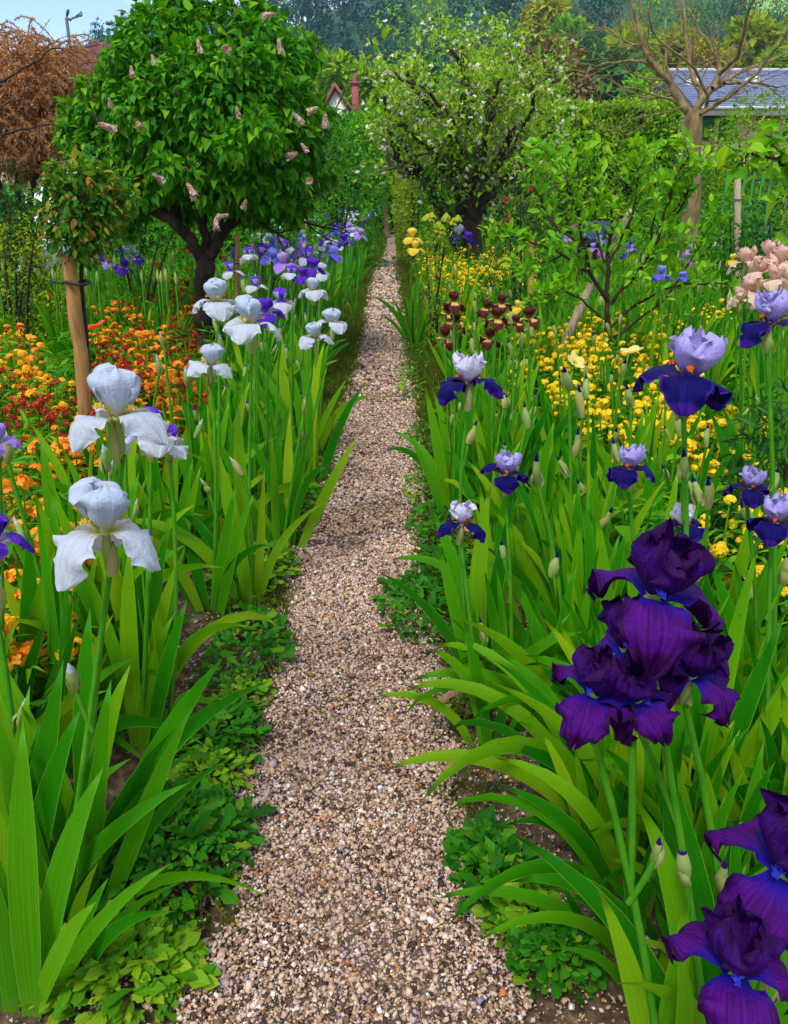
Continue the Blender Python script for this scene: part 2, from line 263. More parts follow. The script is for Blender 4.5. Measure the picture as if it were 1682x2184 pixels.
floret('allium_floret', [(0.0, (0.22, 0.04, 0.18)), (0.6, (0.36, 0.08, 0.28)), (1.0, (0.5, 0.16, 0.4))])
floret('magenta_floret', [(0.0, (0.40, 0.03, 0.50)), (0.6, (0.52, 0.06, 0.62)), (1.0, (0.62, 0.14, 0.72))])
floret('lilac_floret', [(0.0, (0.26, 0.13, 0.07)), (0.3, (0.50, 0.32, 0.22)), (0.7, (0.62, 0.44, 0.44)), (1.0, (0.70, 0.58, 0.58))])
floret('spurge_head', [(0.0, (0.28, 0.36, 0.02)), (0.6, (0.45, 0.50, 0.03)), (1.0, (0.58, 0.58, 0.05))])
floret('peony_red', [(0.0, (0.45, 0.01, 0.02)), (1.0, (0.6, 0.03, 0.03))])
def beardmat(name, c):
    plain(name, [(0.3, tuple(x * 0.8 for x in c)), (0.7, c)], 0.9, 300)
beardmat('beard_orange', (0.85, 0.16, 0.01)); beardmat('beard_yellow', (0.80, 0.55, 0.06)); beardmat('beard_blue', (0.04, 0.04, 0.60)); beardmat('beard_white', (0.8, 0.8, 0.75))

# ------------------------------------------------------------------ mesh helpers
def mesh(name, V, F, uv=None, tint=None, mats=(), smooth=True, matidx=None):
    V = np.asarray(V, dtype=np.float32).reshape(-1, 3); F = np.asarray(F, dtype=np.int32)
    k = F.shape[1]; me = bpy.data.meshes.new(name)
    me.vertices.add(len(V)); me.vertices.foreach_set('co', V.ravel())
    me.loops.add(F.size); me.loops.foreach_set('vertex_index', F.ravel())
    me.polygons.add(len(F)); me.polygons.foreach_set('loop_start', np.arange(0, F.size, k, dtype=np.int32))
    if smooth: me.polygons.foreach_set('use_smooth', np.ones(len(F), dtype=bool))
    if matidx is not None: me.polygons.foreach_set('material_index', np.asarray(matidx, dtype=np.int32))
    for mm in mats: me.materials.append(MATS[mm] if isinstance(mm, str) else mm)
    if uv is not None:
        l = me.uv_layers.new(name='UVMap'); l.data.foreach_set('uv', np.asarray(uv, dtype=np.float32)[F.ravel()].ravel())
    if tint is not None:
        at_ = me.attributes.new('tint', 'FLOAT', 'POINT'); at_.data.foreach_set('value', np.asarray(tint, dtype=np.float32))
    me.update(calc_edges=True); me.validate(); return me
def obj(name, me, parent=None, loc=None, mat=None, kind=None):
    o = bpy.data.objects.new(name, me); COL.objects.link(o)
    if parent is not None: o.parent = parent
    if loc is not None: o.location = loc
    if mat is not None: o.matrix_local = mat
    if kind: o['kind'] = kind
    return o
def tag(o, label, cat, group=None):
    o['label'] = label; o['category'] = cat
    if group: o['group'] = group
    return o
def thing(name, label, cat, loc=(0, 0, 0), group=None, rot=None):
    o = bpy.data.objects.new(name, None); COL.objects.link(o); o.location = loc; o.empty_display_size = 0.1
    if rot is not None: o.rotation_euler = rot
    return tag(o, label, cat, group)
def copy_tree(o, parent=None):
    c = o.copy(); COL.objects.link(c); c.parent = parent
    for ch in KIDS.get(o.name, []): copy_tree(ch, c)
    return c
KIDS = {}
def unit(a): return a / np.maximum(np.linalg.norm(a, axis=-1, keepdims=True), 1e-9)
def orient(d, n):  # columns X, Y (along leaf), Z (leaf normal)
    d = unit(np.asarray(d, float)); n = np.asarray(n, float)
    x = unit(np.cross(d, n)); n = np.cross(x, d)
    return np.stack([x, d, n], axis=-1)
def scatter(T, F, M, L, S, uvT=None, tint=None):
    T = np.asarray(T, float); n = len(T); Nn = len(L)
    S = np.asarray(S, float).reshape(Nn, 1, -1)
    V = np.einsum('nij,nkj->nki', M, T[None] * S) + np.asarray(L)[:, None, :]
    FF = (np.asarray(F)[None] + (np.arange(Nn) * n)[:, None, None]).reshape(-1, np.asarray(F).shape[1])
    uv = None if uvT is None else np.tile(uvT, (Nn, 1))
    ti = np.repeat(rng.random(Nn) if tint is None else tint, n)
    return V.reshape(-1, 3), FF, uv, ti
def joinm(parts):
    Vs, Fs, Us, Ts, off = [], [], [], [], 0
    for V, F, U, T in parts:
        Vs.append(V); Fs.append(np.asarray(F) + off); off += len(V)
        Us.append(U if U is not None else np.zeros((len(V), 2))); Ts.append(T if T is not None else np.zeros(len(V)))
    return np.concatenate(Vs), np.concatenate(Fs), np.concatenate(Us), np.concatenate(Ts)
def tris(F):
    out = []
    for f in F:
        for i in range(1, len(f) - 1): out.append((f[0], f[i], f[i + 1]))
    return np.array(out)
def rows_leaf(rows, tip, droop=0.15, fold=0.10, wave=0.0):
    """leaf template along +Y, midrib folded: rows = [(t, halfwidth)]"""
    z = lambda t: -droop * t * t
    V = [(0, 0, 0)]; U = [(0.5, 0)]
    for i, (t, w) in enumerate(rows):
        wz = wave * (1 if i % 2 else -1)
        V += [(0, t, z(t)), (-w, t, z(t) + fold * w * 2 + wz), (w, t, z(t) + fold * w * 2 - wz)]; U += [(0.5, t), (0.0, t), (1.0, t)]
    V.append((0, tip, z(tip))); U.append((0.5, 1))
    F = [(0, 1, 2), (0, 3, 1)]
    for i in range(len(rows) - 1):
        a = 1 + 3 * i; b = a + 3
        F += [(a, b, b + 1), (a, b + 1, a + 1), (a, a + 2, b + 2), (a, b + 2, b)]
    e = 1 + 3 * (len(rows) - 1); k = len(V) - 1
    F += [(e, k, e + 1), (e, e + 2, k)]
    return np.array(V, float), np.array(F), np.array(U, float)
HEART = rows_leaf([(0.05, 0.20), (0.20, 0.34), (0.45, 0.33), (0.72, 0.19), (0.90, 0.06)], 1.08, 0.32, 0.20)
HEART3 = rows_leaf([(0.15, 0.31), (0.45, 0.33), (0.75, 0.17)], 1.06, 0.32, 0.20)
OVAL = rows_leaf([(0.25, 0.20), (0.6, 0.23), (0.85, 0.12)], 1.0, 0.25, 0.20)
LANCE = rows_leaf([(0.3, 0.085), (0.65, 0.075)], 1.0, 0.45, 0.3)
TOOTH = rows_leaf([(0.25, 0.10), (0.45, 0.17), (0.58, 0.13), (0.74, 0.20), (0.88, 0.12)], 1.0, 0.25, 0.15, 0.02)
SPOON = rows_leaf([(0.35, 0.07), (0.65, 0.20), (0.88, 0.19)], 1.0, 0.2, -0.15)
DIAM = (np.array([(0, 0, 0), (-0.28, 0.5, 0.06), (0, 1, -0.12), (0.28, 0.5, 0.06)], float), np.array([(0, 2, 1), (0, 3, 2)]), np.array([(0.5, 0), (0, 0.5), (0.5, 1), (1, 0.5)], float))
BLADE = (np.array([(-0.03, 0, 0), (0.03, 0, 0), (-0.025, 0.55, 0.04), (0.025, 0.55, 0.04), (0, 1, -0.12)], float), np.array([(0, 1, 3), (0, 3, 2), (2, 3, 4)]), np.array([(0, 0), (1, 0), (0, 0.5), (1, 0.5), (0.5, 1)], float))
PET = (np.array([(0, 0, 0), (-0.42, 0.45, 0.10), (-0.28, 0.95, 0.0), (0.28, 0.95, 0.0), (0.42, 0.45, 0.10)], float), tris([(0, 4, 3, 2, 1)]), np.array([(0.5, 0), (0, 0.5), (0.2, 1), (0.8, 1), (1, 0.5)], float))
def rdir(n, up=0.0):
    d = rng.normal(size=(n, 3)); d[:, 2] += up; return unit(d)

def tube(pts, rad, k=6, cap=True):
    """tapered tube along a polyline; tris"""
    P = np.array([tuple(p) for p in pts], float); n = len(P); rad = np.asarray(rad, float)
    T = np.gradient(P, axis=0); T = unit(T)
    ref = np.array([0.31, 0.17, 0.94]); ref = np.where(np.abs(T @ ref)[:, None] > 0.95, np.array([1.0, 0, 0]), ref)
    A = unit(np.cross(T, ref)); B = np.cross(T, A)
    for i in range(1, n):
        if A[i] @ A[i - 1] < 0: A[i] *= -1; B[i] *= -1
    th = np.arange(k) * 2 * math.pi / k
    V = P[:, None, :] + rad[:, None, None] * (np.cos(th)[None, :, None] * A[:, None, :] + np.sin(th)[None, :, None] * B[:, None, :])
    V = V.reshape(-1, 3); F = []
    for i in range(n - 1):
        for j in range(k):
            a = i * k + j; b = i * k + (j + 1) % k
            F += [(a, b, b + k), (a, b + k, a + k)]
    if cap:
        V = np.vstack([V, P[-1] + T[-1] * rad[-1] * 0.5]); c = len(V) - 1
        for j in range(k): F.append(((n - 1) * k + j, (n - 1) * k + (j + 1) % k, c))
    U = np.zeros((len(V), 2)); return V, np.array(F), U, np.zeros(len(V))
def bez(p0, p1, p2, n=8):
    p0, p1, p2 = (np.array(tuple(p), float) for p in (p0, p1, p2))
    return [tuple((1 - s) ** 2 * p0 + 2 * s * (1 - s) * p1 + s * s * p2) for s in np.linspace(0, 1, n)]
def boxm(x0, x1, y0, y1, z0, z1):
    V = np.array([(x, y, z) for z in (z0, z1) for y in (y0, y1) for x in (x0, x1)], float)
    F = np.array([(0, 2, 3, 1), (4, 5, 7, 6), (0, 1, 5, 4), (2, 6, 7, 3), (0, 4, 6, 2), (1, 3, 7, 5)])
    return V, F
def box_obj(name, parent, x0, x1, y0, y1, z0, z1, m):
    V, F = boxm(x0, x1, y0, y1, z0, z1); return obj(name, mesh(name, V, F, mats=[m], smooth=False), parent)

# ------------------------------------------------------------------ ground, path, hill
def fbm(x, y, s=1.0):
    return (np.sin(x * 1.7 * s + 1.3 * np.sin(y * 1.1 * s)) + np.sin(y * 2.3 * s + 1.7 * np.sin(x * 1.9 * s) + 2) * 0.6 + np.sin((x + y) * 4.1 * s) * 0.3) / 1.9
gx = np.concatenate([[-600, -250, -100, -40, -15, -8, -5, -3.6], np.arange(-2.6, 2.61, 0.05), [3.6, 5, 8, 15, 40, 100, 250, 600]])
gy = np.concatenate([[-300, -60, -10, -2, 0], np.arange(0.5, 8, 0.08), np.arange(8, 50, 1.5), [60, 90, 140, 250, 500, 900]])
X, Y = np.meshgrid(gx, gy)
near = np.clip((7 - Y) / 5, 0, 1) * (np.abs(X) < 3)
Z = -0.012 + near * (0.010 * fbm(X, Y, 9.0) + 0.012 * fbm(X, Y, 3.0)) + 0.03 * np.clip((np.abs(X + 0.1) - 0.40) / 0.3, 0, 1) * (np.abs(X) < 30) * (Y < 60)
nx, ny = len(gx), len(gy)
Fg = np.array([(j * nx + i, j * nx + i + 1, (j + 1) * nx + i + 1, (j + 1) * nx + i) for j in range(ny - 1) for i in range(nx - 1)])
Vg = np.stack([X.ravel(), Y.ravel(), Z.ravel()], 1)
cen = Vg[Fg].mean(1); mi = ((cen[:, 1] > 50) | (np.abs(cen[:, 0]) > 12) | (cen[:, 1] < -2)).astype(int)
g = obj('ground', mesh('ground', Vg, Fg, mats=['soil', 'meadow'], matidx=mi), kind='structure')

EDGE = [(2184, 385, 1100), (2090, 405, 1092), (2010, 470, 1075), (1950, 515, 1040), (1870, 520, 1000), (1780, 490, 985), (1690, 480, 962), (1600, 520, 950), (1500, 575, 945), (1400, 612, 935), (1300, 612, 890), (1200, 622, 897), (1100, 682, 905), (1000, 702, 906), (900, 726, 890), (800, 752, 880), (700, 776, 863), (640, 785, 856), (590, 793, 850), (540, 817, 849), (510, 824, 847), (488, 830, 846)]
eL = np.array([at_h(l, y)[:2] for y, l, r in EDGE]); eR = np.array([at_h(r, y)[:2] for y, l, r in EDGE])
eL = np.vstack([[(eL[0, 0] - 0.03, -0.5)], eL]); eR = np.vstack([[(eR[0, 0] + 0.03, -0.5)], eR])
PATH_END = 46.0
def edgeL(y): return np.interp(y, eL[:, 1], eL[:, 0]) + 0.012 * np.sin(np.asarray(y) * 23) + 0.01 * np.sin(np.asarray(y) * 61)
def edgeR(y): return np.interp(y, eR[:, 1], eR[:, 0]) + 0.012 * np.sin(np.asarray(y) * 19 + 1) + 0.01 * np.sin(np.asarray(y) * 53)
py_ = np.concatenate([np.arange(-0.5, 8, 0.06), np.arange(8, PATH_END, 0.8)])
nu = 9; Vp = []
for y in py_:
    a, b = float(edgeL(y)), float(edgeR(y))
    for i in range(nu):
        u = i / (nu - 1); Vp.append((a + (b - a) * u, y, 0.012 - 0.006 * (2 * u - 1) ** 2 * 1.2 + 0.003 * math.sin(y * 14 + u * 9)))
Fp = [(j * nu + i, j * nu + i + 1, (j + 1) * nu + i + 1, (j + 1) * nu + i) for j in range(len(py_) - 1) for i in range(nu - 1)]
path = obj('gravel_path', mesh('gravel_path', Vp, Fp, mats=['gravel_bed_shaded', 'gravel_bed'], matidx=[int(py_[f[0] // nu] > 21) for f in Fp]), kind='structure')

OCTV = np.array([(1, 0, 0), (-1, 0, 0), (0, 1, 0), (0, -1, 0), (0, 0, 1), (0, 0, -1)], float)
OCTF = np.array([(0, 2, 4), (2, 1, 4), (1, 3, 4), (3, 0, 4), (2, 0, 5), (1, 2, 5), (3, 1, 5), (0, 3, 5)])
CUBV = np.array([(-.9, -.7, -.6), (.8, -.9, -.5), (.9, .8, -.6), (-.7, .9, -.5), (-.6, -.8, .5), (.7, -.6, .6), (.6, .7, .7), (-.8, .6, .5)], float) * 0.8
CUBF = tris([(3, 2, 1, 0), (4, 5, 6, 7), (0, 1, 5, 4), (1, 2, 6, 5), (2, 3, 7, 6), (3, 0, 4, 7)])
def pebbles(n, y0, y1, size, tpl, sparse=None, zoff=0.012):
    y = y0 + (y1 - y0) * rng.random(n); a, b = edgeL(y), edgeR(y)
    if sparse is None: x = a - 0.015 + (b - a + 0.03) * rng.random(n)
    elif sparse < 0: x = a - 0.45 * rng.random(n) ** 1.3
    else: x = b + 0.40 * rng.random(n) ** 1.3
    s = size * np.exp(rng.normal(0, 0.36, n)); S = np.stack([s, s * rng.uniform(0.6, 1.0, n), s * rng.uniform(0.35, 0.65, n)], 1) * 0.5
    nrm = rng.normal(size=(n, 3)) * 0.45; nrm[:, 2] += 1
    d = rng.normal(size=(n, 3))
    L = np.stack([x, y, zoff + rng.uniform(-0.001, 0.35, n) * s], 1)
    return scatter(tpl[0], tpl[1], orient(d, unit(nrm)), L, S)
OCT = (OCTV, OCTF); CUB = (CUBV, CUBF)
parts = [pebbles(26000, 0.85, 1.7, 0.0090, CUB), pebbles(36000, 1.6, 3.0, 0.0098, OCT), pebbles(28000, 2.9, 5.5, 0.0130, OCT), pebbles(15000, 5.4, 10.0, 0.022, OCT), pebbles(9000, 9.8, 22.0, 0.040, OCT)]
V, F, U, T_ = joinm(parts)
obj('gravel', mesh('gravel', V, F, U, T_, ['pebble'], smooth=False), path, kind='stuff')
pm = [mesh('pebble', CUBV * np.array(sc) * 0.5 + rng.normal(0, 0.04, CUBV.shape), CUBF, None, np.zeros(8), ['pebble'], smooth=False) for sc in [(1, .8, .5), (1, .65, .45), (.9, .9, .55), (1.1, .7, .4)]]
for i in range(300):
    y = 0.88 + 0.9 * random.random() ** 1.4; a, b = float(edgeL(y)), float(edgeR(y)); s = random.uniform(0.010, 0.016)
    o = obj('pebble', pm[i % 4], path, (a + (b - a) * random.random(), y, 0.012 + s * 0.30))
    o.rotation_euler = (random.gauss(0, 0.3), random.gauss(0, 0.3), random.random() * 6.28); o.scale = (s, s, s)
V, F, U, T_ = joinm([pebbles(8000, 0.85, 4.5, 0.0080, OCT, -1, 0.008), pebbles(7000, 0.85, 4.0, 0.0080, OCT, 1, 0.008), pebbles(600, 0.85, 4, 0.016, OCT, -1, 0.010), pebbles(400, 0.85, 4, 0.016, OCT, 1, 0.010)])
obj('soil_chippings', mesh('soil_chippings', V, F, U, T_, ['pebble'], smooth=False), g, kind='stuff')

# hill with its ridge line
RIDGE = [(-400, 260), (0, 150), (180, 128), (290, 75), (420, 45), (560, 20), (700, -40), (900, -100), (1300, -120), (1800, -110), (2400, -90)]
rx = np.array([at_y(p, q, 260).x for p, q in RIDGE]); rz = np.array([max(at_y(p, q, 260).z - 9, 3) for p, q in RIDGE])
def hill_h(x, y):
    R_ = np.interp(np.asarray(x) * 260 / np.maximum(y, 90), rx, rz); s = np.clip((np.asarray(y) - 85) / 175, 0, 1)
    return R_ * (s * s * (3 - 2 * s)) + 1.2 * fbm(np.asarray(x) * 0.05, np.asarray(y) * 0.05) * s
hx = np.linspace(-260, 300, 57); hy = np.concatenate([np.linspace(80, 280, 26), [340, 420]])
X, Y = np.meshgrid(hx, hy); Z = hill_h(X, Y) + np.where(Y < 86, -0.6, 0.0)
Fh = np.array([(j * 57 + i, j * 57 + i + 1, (j + 1) * 57 + i + 1, (j + 1) * 57 + i) for j in range(len(hy) - 1) for i in range(56)])
obj('hill', mesh('hill', np.stack([X.ravel(), Y.ravel(), Z.ravel()], 1), Fh, mats=['hill_floor']), kind='structure')

# ------------------------------------------------------------------ tree tools
def lobe_leaves(lobes, n, size, down=0.25, upn=0.7, shell=(0.70, 1.06), inner=0.72, vs=0.3):
    """leaf placements over a union of lobes [(centre, (rx, ry, rz))]; returns L, M, S"""
    C_ = np.array([tuple(c) for c, r in lobes]); Rr = np.array([r if isinstance(r, tuple) else (r, r, r) for c, r in lobes], float)
    w = (Rr.mean(1)) ** 2; idx = rng.choice(len(lobes), n, p=w / w.sum())
    d = rdir(n); sh = shell[0] + (shell[1] - shell[0]) * rng.random(n) ** 0.6
    bump = 1 + 0.13 * np.sin(d[:, 0] * 7 + idx * 2.1) * np.sin(d[:, 2] * 6 + idx) + 0.07 * np.sin(d[:, 1] * 11 + idx)
    P = C_[idx] + d * Rr[idx] * (sh * bump)[:, None]
    q = np.linalg.norm((P[:, None, :] - C_[None]) / Rr[None], axis=2); q[np.arange(n), idx] = 9
    keep = q.min(1) > inner if len(lobes) > 1 else np.ones(n, bool)
    P, d = P[keep], d[keep]; n = len(P)
    D = unit(d * 0.7 + rng.normal(size=(n, 3)) * 0.45 + np.array([0, 0, -down]))
    Nn = unit(d * 0.55 + rng.normal(size=(n, 3)) * 0.35 + np.array([0, 0, upn]))
    return P, orient(D, Nn), size * np.exp(rng.normal(0, vs * .6, n))
def add_foliage(parent, base, L, M, S, tpl, mat, n_obj=0, stuff_name='foliage', leaf_name='leaf', tint=None, tpl2=None):
    base = np.array(tuple(base)); L = np.asarray(L) - base
    order = np.argsort(L[:, 1]) if n_obj else np.arange(len(L))
    sel = order[:n_obj] if n_obj else []
    rest = order[n_obj:] if n_obj else order
    if n_obj:
        lm = mesh(leaf_name, tpl[0], tpl[1], tpl[2], np.zeros(len(tpl[0])), [mat])
        for i in sel:
            m4 = Matrix(M[i]).to_4x4() @ Matrix.Scale(float(S[i]), 4); m4.translation = Vector(L[i])
            obj(leaf_name, lm, parent, mat=m4)
    tpl = tpl2 or tpl
    V, F, U, T_ = scatter(tpl[0], tpl[1], M[rest], L[rest], np.asarray(S)[rest], tpl[2], tint)
    return obj(stuff_name, mesh(stuff_name, V, F, U, T_, [mat]), parent, kind='stuff' if n_obj or len(rest) > 300 else None)
def grow(p, d, L, r, depth, out, tips, wig=0.22, up=0.12, nch=3, ratio=0.66, ang=38, seg=5):
    p = Vector(p); d = Vector(d).normalized(); pts = [p.copy()]; rr = [r]
    for i in range(seg):
        d = (d + Vector((random.gauss(0, wig), random.gauss(0, wig), random.gauss(0, wig) + up)) * 0.5).normalized()
        p = p + d * (L / seg); pts.append(p.copy()); rr.append(r * (1 - 0.55 * (i + 1) / seg))
        tips.append((p.copy(), d.copy(), depth))
    out.append((pts, rr))
    if depth == 0: return
    for c in range(nch):
        k = random.randint(max(1, seg // 3), seg); ax = d.cross(Vector((random.gauss(0, 1), random.gauss(0, 1), random.gauss(0, 1)))).normalized()
        nd = (d.copy()); nd.rotate(Matrix.Rotation(R(random.uniform(ang * 0.6, ang * 1.4)), 3, ax))
        grow(pts[k], nd, L * ratio * random.uniform(0.75, 1.2), rr[k] * 0.62, depth - 1, out, tips, wig, up, nch, ratio, ang, seg)
def smooth_poly(pts, n=4):
    P = [Vector(p) for p in pts]; out = []
    for i in range(len(P) - 1):
        a = P[max(i - 1, 0)]; b = P[i]; c = P[i + 1]; d = P[min(i + 2, len(P) - 1)]
        for k in range(n):
            s = k / n; out.append(0.5 * ((2 * b) + (c - a) * s + (2 * a - 5 * b + 4 * c - d) * s * s + (3 * b - a - 3 * c + d) * s ** 3))
    out.append(P[-1]); return out
def limb(pxs, Y, r0, r1, dy=0.0, jit=0.03):
    """traced limb: pixels at distance Y, drifting by dy in depth"""
    n = len(pxs); pts = [at_y(a, b, Y + dy * i / max(n - 1, 1)) for i, (a, b) in enumerate(pxs)]
    pts = smooth_poly(pts); k = len(pts); ph = random.random() * 6
    pts = [p + Vector((random.gauss(0, jit * .3), jit * math.sin(i * 1.3 + ph), random.gauss(0, jit * .3))) for i, p in enumerate(pts)]
    return pts, [r0 + (r1 - r0) * i / (k - 1) for i in range(k)]
def wood(parent, base, branches, name, mat, k=6):
    b0 = np.array(tuple(base)); ms = []
    for pts, rr in branches:
        kk = k if max(rr) > 0.012 else 4
        if max(rr) < 0.004: kk = 3
        ms.append(tube([Vector(p) - Vector(b0) for p in pts], rr, kk))
    V, F, U, T_ = joinm(ms); return obj(name, mesh(name, V, F, U, T_, [mat]), parent, kind='stuff' if name in ('twigs', 'water_shoots', 'limb', 'stem') and len(branches) > 1 else None)
def lobes_px(lst, Y, depth=1.0, jy=0.0, flat=1.0):
    """[(px, py, rpx[, dY])] -> world lobes at distance Y"""
    out = []
    for it in lst:
        px, py, rp = it[:3]; yy = Y + (it[3] if len(it) > 3 else random.uniform(-jy, jy))
        c = at_y(px, py, yy); z = (c - Vector((0, 0, H))).dot(Vector((0, CP, -SP))); r = rp * z / FOC
        out.append((c, (r, r * depth, r * flat)))
    return out
def gbase(px, Y): 
    p = at_y(px, 800, Y); 
    c = (px - 841) / FOC; z = Y * CP + H * SP
    return Vector((c * z, Y, 0.0))

# ------------------------------------------------------------------ lilac tree
Y0 = 6.8; b = gbase(434, Y0); lil = thing('lilac_tree', 'round-headed lilac tree with dark forked trunk and fading pink flower heads', 'tree', b)
tr = [limb([(434, 780), (436, 690), (437, 620), (438, 560)], Y0, 0.100, 0.078)]
tr[0][0][0] = b - Vector((0, 0, 0.05))
wood(lil, b, tr, 'trunk', 'bark_dark', 10)
lim = [limb([(438, 575), (415, 528), (388, 490), (352, 440), (325, 380), (310, 300)], Y0, 0.062, 0.018, -0.2),
       limb([(440, 565), (462, 518), (500, 470), (560, 430), (625, 385), (660, 330)], Y0, 0.060, 0.016, 0.2),
       limb([(437, 560), (437, 500), (432, 430), (422, 340), (410, 250)], Y0, 0.050, 0.015, 0.3),
       limb([(410, 520), (372, 480), (330, 455), (285, 430), (240, 360)], Y0, 0.034, 0.012, 0.3),
       limb([(470, 505), (480, 440), (520, 370), (540, 260)], Y0, 0.040, 0.012, -0.3),
       limb([(385, 485), (378, 430), (390, 370), (395, 250)], Y0, 0.028, 0.010, -0.2),
       limb([(500, 470), (560, 455), (610, 440), (640, 405)], Y0, 0.022, 0.008, -0.3)]
tw = []; tips = []
for pts, rr in lim:
    for i in range(6, len(pts), 2):
        d = (pts[i] - pts[i - 1]).normalized(); ax = Vector((random.gauss(0, 1), random.gauss(0, 1), random.gauss(0, 1))).normalized()
        d.rotate(Matrix.Rotation(R(random.uniform(25, 60)), 3, ax)); grow(pts[i], d, random.uniform(.4, .7), rr[i] * .5, 1, tw, tips)
wood(lil, b, lim, 'limb', 'bark_dark', 8); wood(lil, b, tw, 'twigs', 'bark_dark', 4)
LB = [(330, 95, 100, -.2), (455, 80, 100, .1), (575, 115, 95, -.1), (225, 215, 85, .1), (335, 235, 110, -.5), (480, 215, 120, -.6), (610, 240, 90, -.3), (215, 320, 75, .0), (330, 345, 85, -.4), (470, 350, 95, -.5), (590, 350, 85, -.3), (655, 290, 55, 0), (560, 45, 60, .2), (380, 35, 60, .2), (620, 165, 70, .2), (300, 150, 80, -.3), (420, 160, 90, -.6), (545, 170, 80, -.5), (175, 270, 50, .3), (650, 390, 55, .1), (270, 410, 60, .2), (390, 410, 60, .3), (545, 420, 60, .3), (450, 250, 160, .5), (300, 300, 110, .7), (560, 300, 110, .7)]
random.seed(5)
LB = [(418 + (a - 418) * .93, 28 + q * .94, r * .86, *d) for a, q, r, *d in LB]
for _ in range(150):
    a, q, r, d0 = random.choice(LB); th = random.random() * 6.28; LB.append((a + math.cos(th) * r * .95, q + math.sin(th) * r * .95, random.uniform(14, 30), d0 + random.uniform(-.25, .25)))
LB = [l for l in LB if not (l[0] + l[1] * .9 < 300)] + [(150, 245, 28, .2), (160, 300, 34, .1), (185, 375, 36, .1), (690, 250, 26, .0), (690, 370, 30, .1), (250, 450, 30, .1), (620, 440, 34, 0), (500, 8, 40, .1), (650, 110, 36, .1)]
LOB = lobes_px(LB, Y0, 0.85)
L, M, S = lobe_leaves(LOB, 27000, 0.068, down=0.42, upn=0.75, inner=0.80)
add_foliage(lil, b, L, M, S, HEART, 'lilac_leaf', 300, tpl2=HEART3)
# panicles
def panicle_mesh(name, n, length, rad, fl, mat):
    t_ = rng.random(n); th = rng.random(n) * 6.28; rr = rad * (1 - 0.75 * t_) * rng.uniform(0.5, 1.0, n)
    P = np.stack([rr * np.cos(th), rr * np.sin(th), t_ * length], 1); dn = unit(np.stack([np.cos(th), np.sin(th), 0.6 + 0 * th], 1))
    ms = []
    for k in range(4):
        a = k * math.pi / 2
        x = unit(np.cross(dn, np.array([0.3, 0.2, 0.9]))); y = np.cross(dn, x); dd = x * math.cos(a) + y * math.sin(a)
        ms.append(scatter(PET[0], PET[1], orient(dd, dn), P, np.full(n, fl), PET[2], None))
    V, F, U, T_ = joinm(ms); return mesh(name, V, F, U, T_, [mat])
pan = [panicle_mesh('flower_head', 75, 0.14, 0.06, 0.022, 'lilac_floret') for _ in range(3)]
for (px, py) in [(487, 97), (511, 245), (614, 327), (657, 232), (600, 105), (655, 315), (695, 265), (571, 333), (397, 355), (283, 155), (302, 268), (238, 222), (350, 380), (418, 415), (520, 435), (465, 455), (660, 378), (330, 130), (560, 28), (645, 255), (462, 482), (245, 270), (430, 105), (380, 190)]:
    Yp = Y0 - 0.92 + random.uniform(-.1, .2)
    for c, r in LOB:
        pass
    o = obj('flower_head', pan[random.randrange(3)], lil, at_y(px, py + 8, Yp) - b); o.rotation_euler = (random.gauss(0, .8), random.gauss(0, .8), random.random() * 6); s = random.uniform(.3, .62); o.scale = (s, s, s * 1.3)

# ------------------------------------------------------------------ flowering apple tree
Y0 = 15.2; b = gbase(1000, Y0); app = thing('apple_tree', 'old gnarled apple tree in white blossom beside a yellow-flowered bed', 'tree', b)
tr = [limb([(1005, 640), (1003, 540), (1000, 490), (1003, 455)], Y0, 0.27, 0.22, 0, 0.01), limb([(985, 560), (975, 505), (955, 468), (935, 430)], Y0, 0.16, 0.12, -.1, .02)]
tr[0][0][0] = b - Vector((0, 0, .1))
wood(app, b, tr, 'trunk', 'bark_dark', 10)
AL = [[(955, 468), (925, 420), (905, 375), (880, 340), (855, 300)], [(1000, 470), (985, 420), (972, 360), (965, 300), (940, 245), (900, 205), (865, 160)], [(1005, 470), (1012, 400), (1022, 330), (1040, 250), (1050, 160)],
      [(1010, 465), (1050, 410), (1100, 375), (1145, 335), (1160, 270)], [(980, 405), (930, 335), (890, 290), (850, 265)], [(1018, 400), (1075, 320), (1110, 225), (1130, 150)], [(968, 310), (985, 240), (990, 150), (985, 90)], [(975, 360), (1000, 300), (1010, 200), (960, 110)], [(1040, 250), (1085, 180), (1090, 110)], [(905, 375), (860, 350), (835, 290), (820, 210)], [(1060, 400), (1120, 410), (1150, 380)]]
lim = [limb(a, Y0, 0.105, 0.028, random.uniform(-1.1, 1.1), 0.10) for a in AL]
lim += [limb([(a + random.uniform(-30, 30), q + random.uniform(-25, 25)) for a, q in AL[k]], Y0, 0.07, 0.02, random.choice((-1.6, 1.6)), 0.10) for k in (1, 2, 3, 5, 6, 9)]
wood(app, b, lim, 'limb', 'bark_dark', 7)
tw, tips = [], []
for pts, rr in lim:
    for i in range(3, len(pts), 1):
        for _ in range(1):
            d = (pts[i] - pts[i - 1]).normalized(); ax = Vector((random.gauss(0, 1), random.gauss(0, 1), random.gauss(0, 1))).normalized()
            d.rotate(Matrix.Rotation(R(random.uniform(35, 80)), 3, ax)); grow(pts[i], d, random.uniform(.36, .72), max(rr[i] * .3, .008), 1, tw, tips, wig=.35, up=.25)
wood(app, b, tw, 'twigs', 'bark_grey', 4)
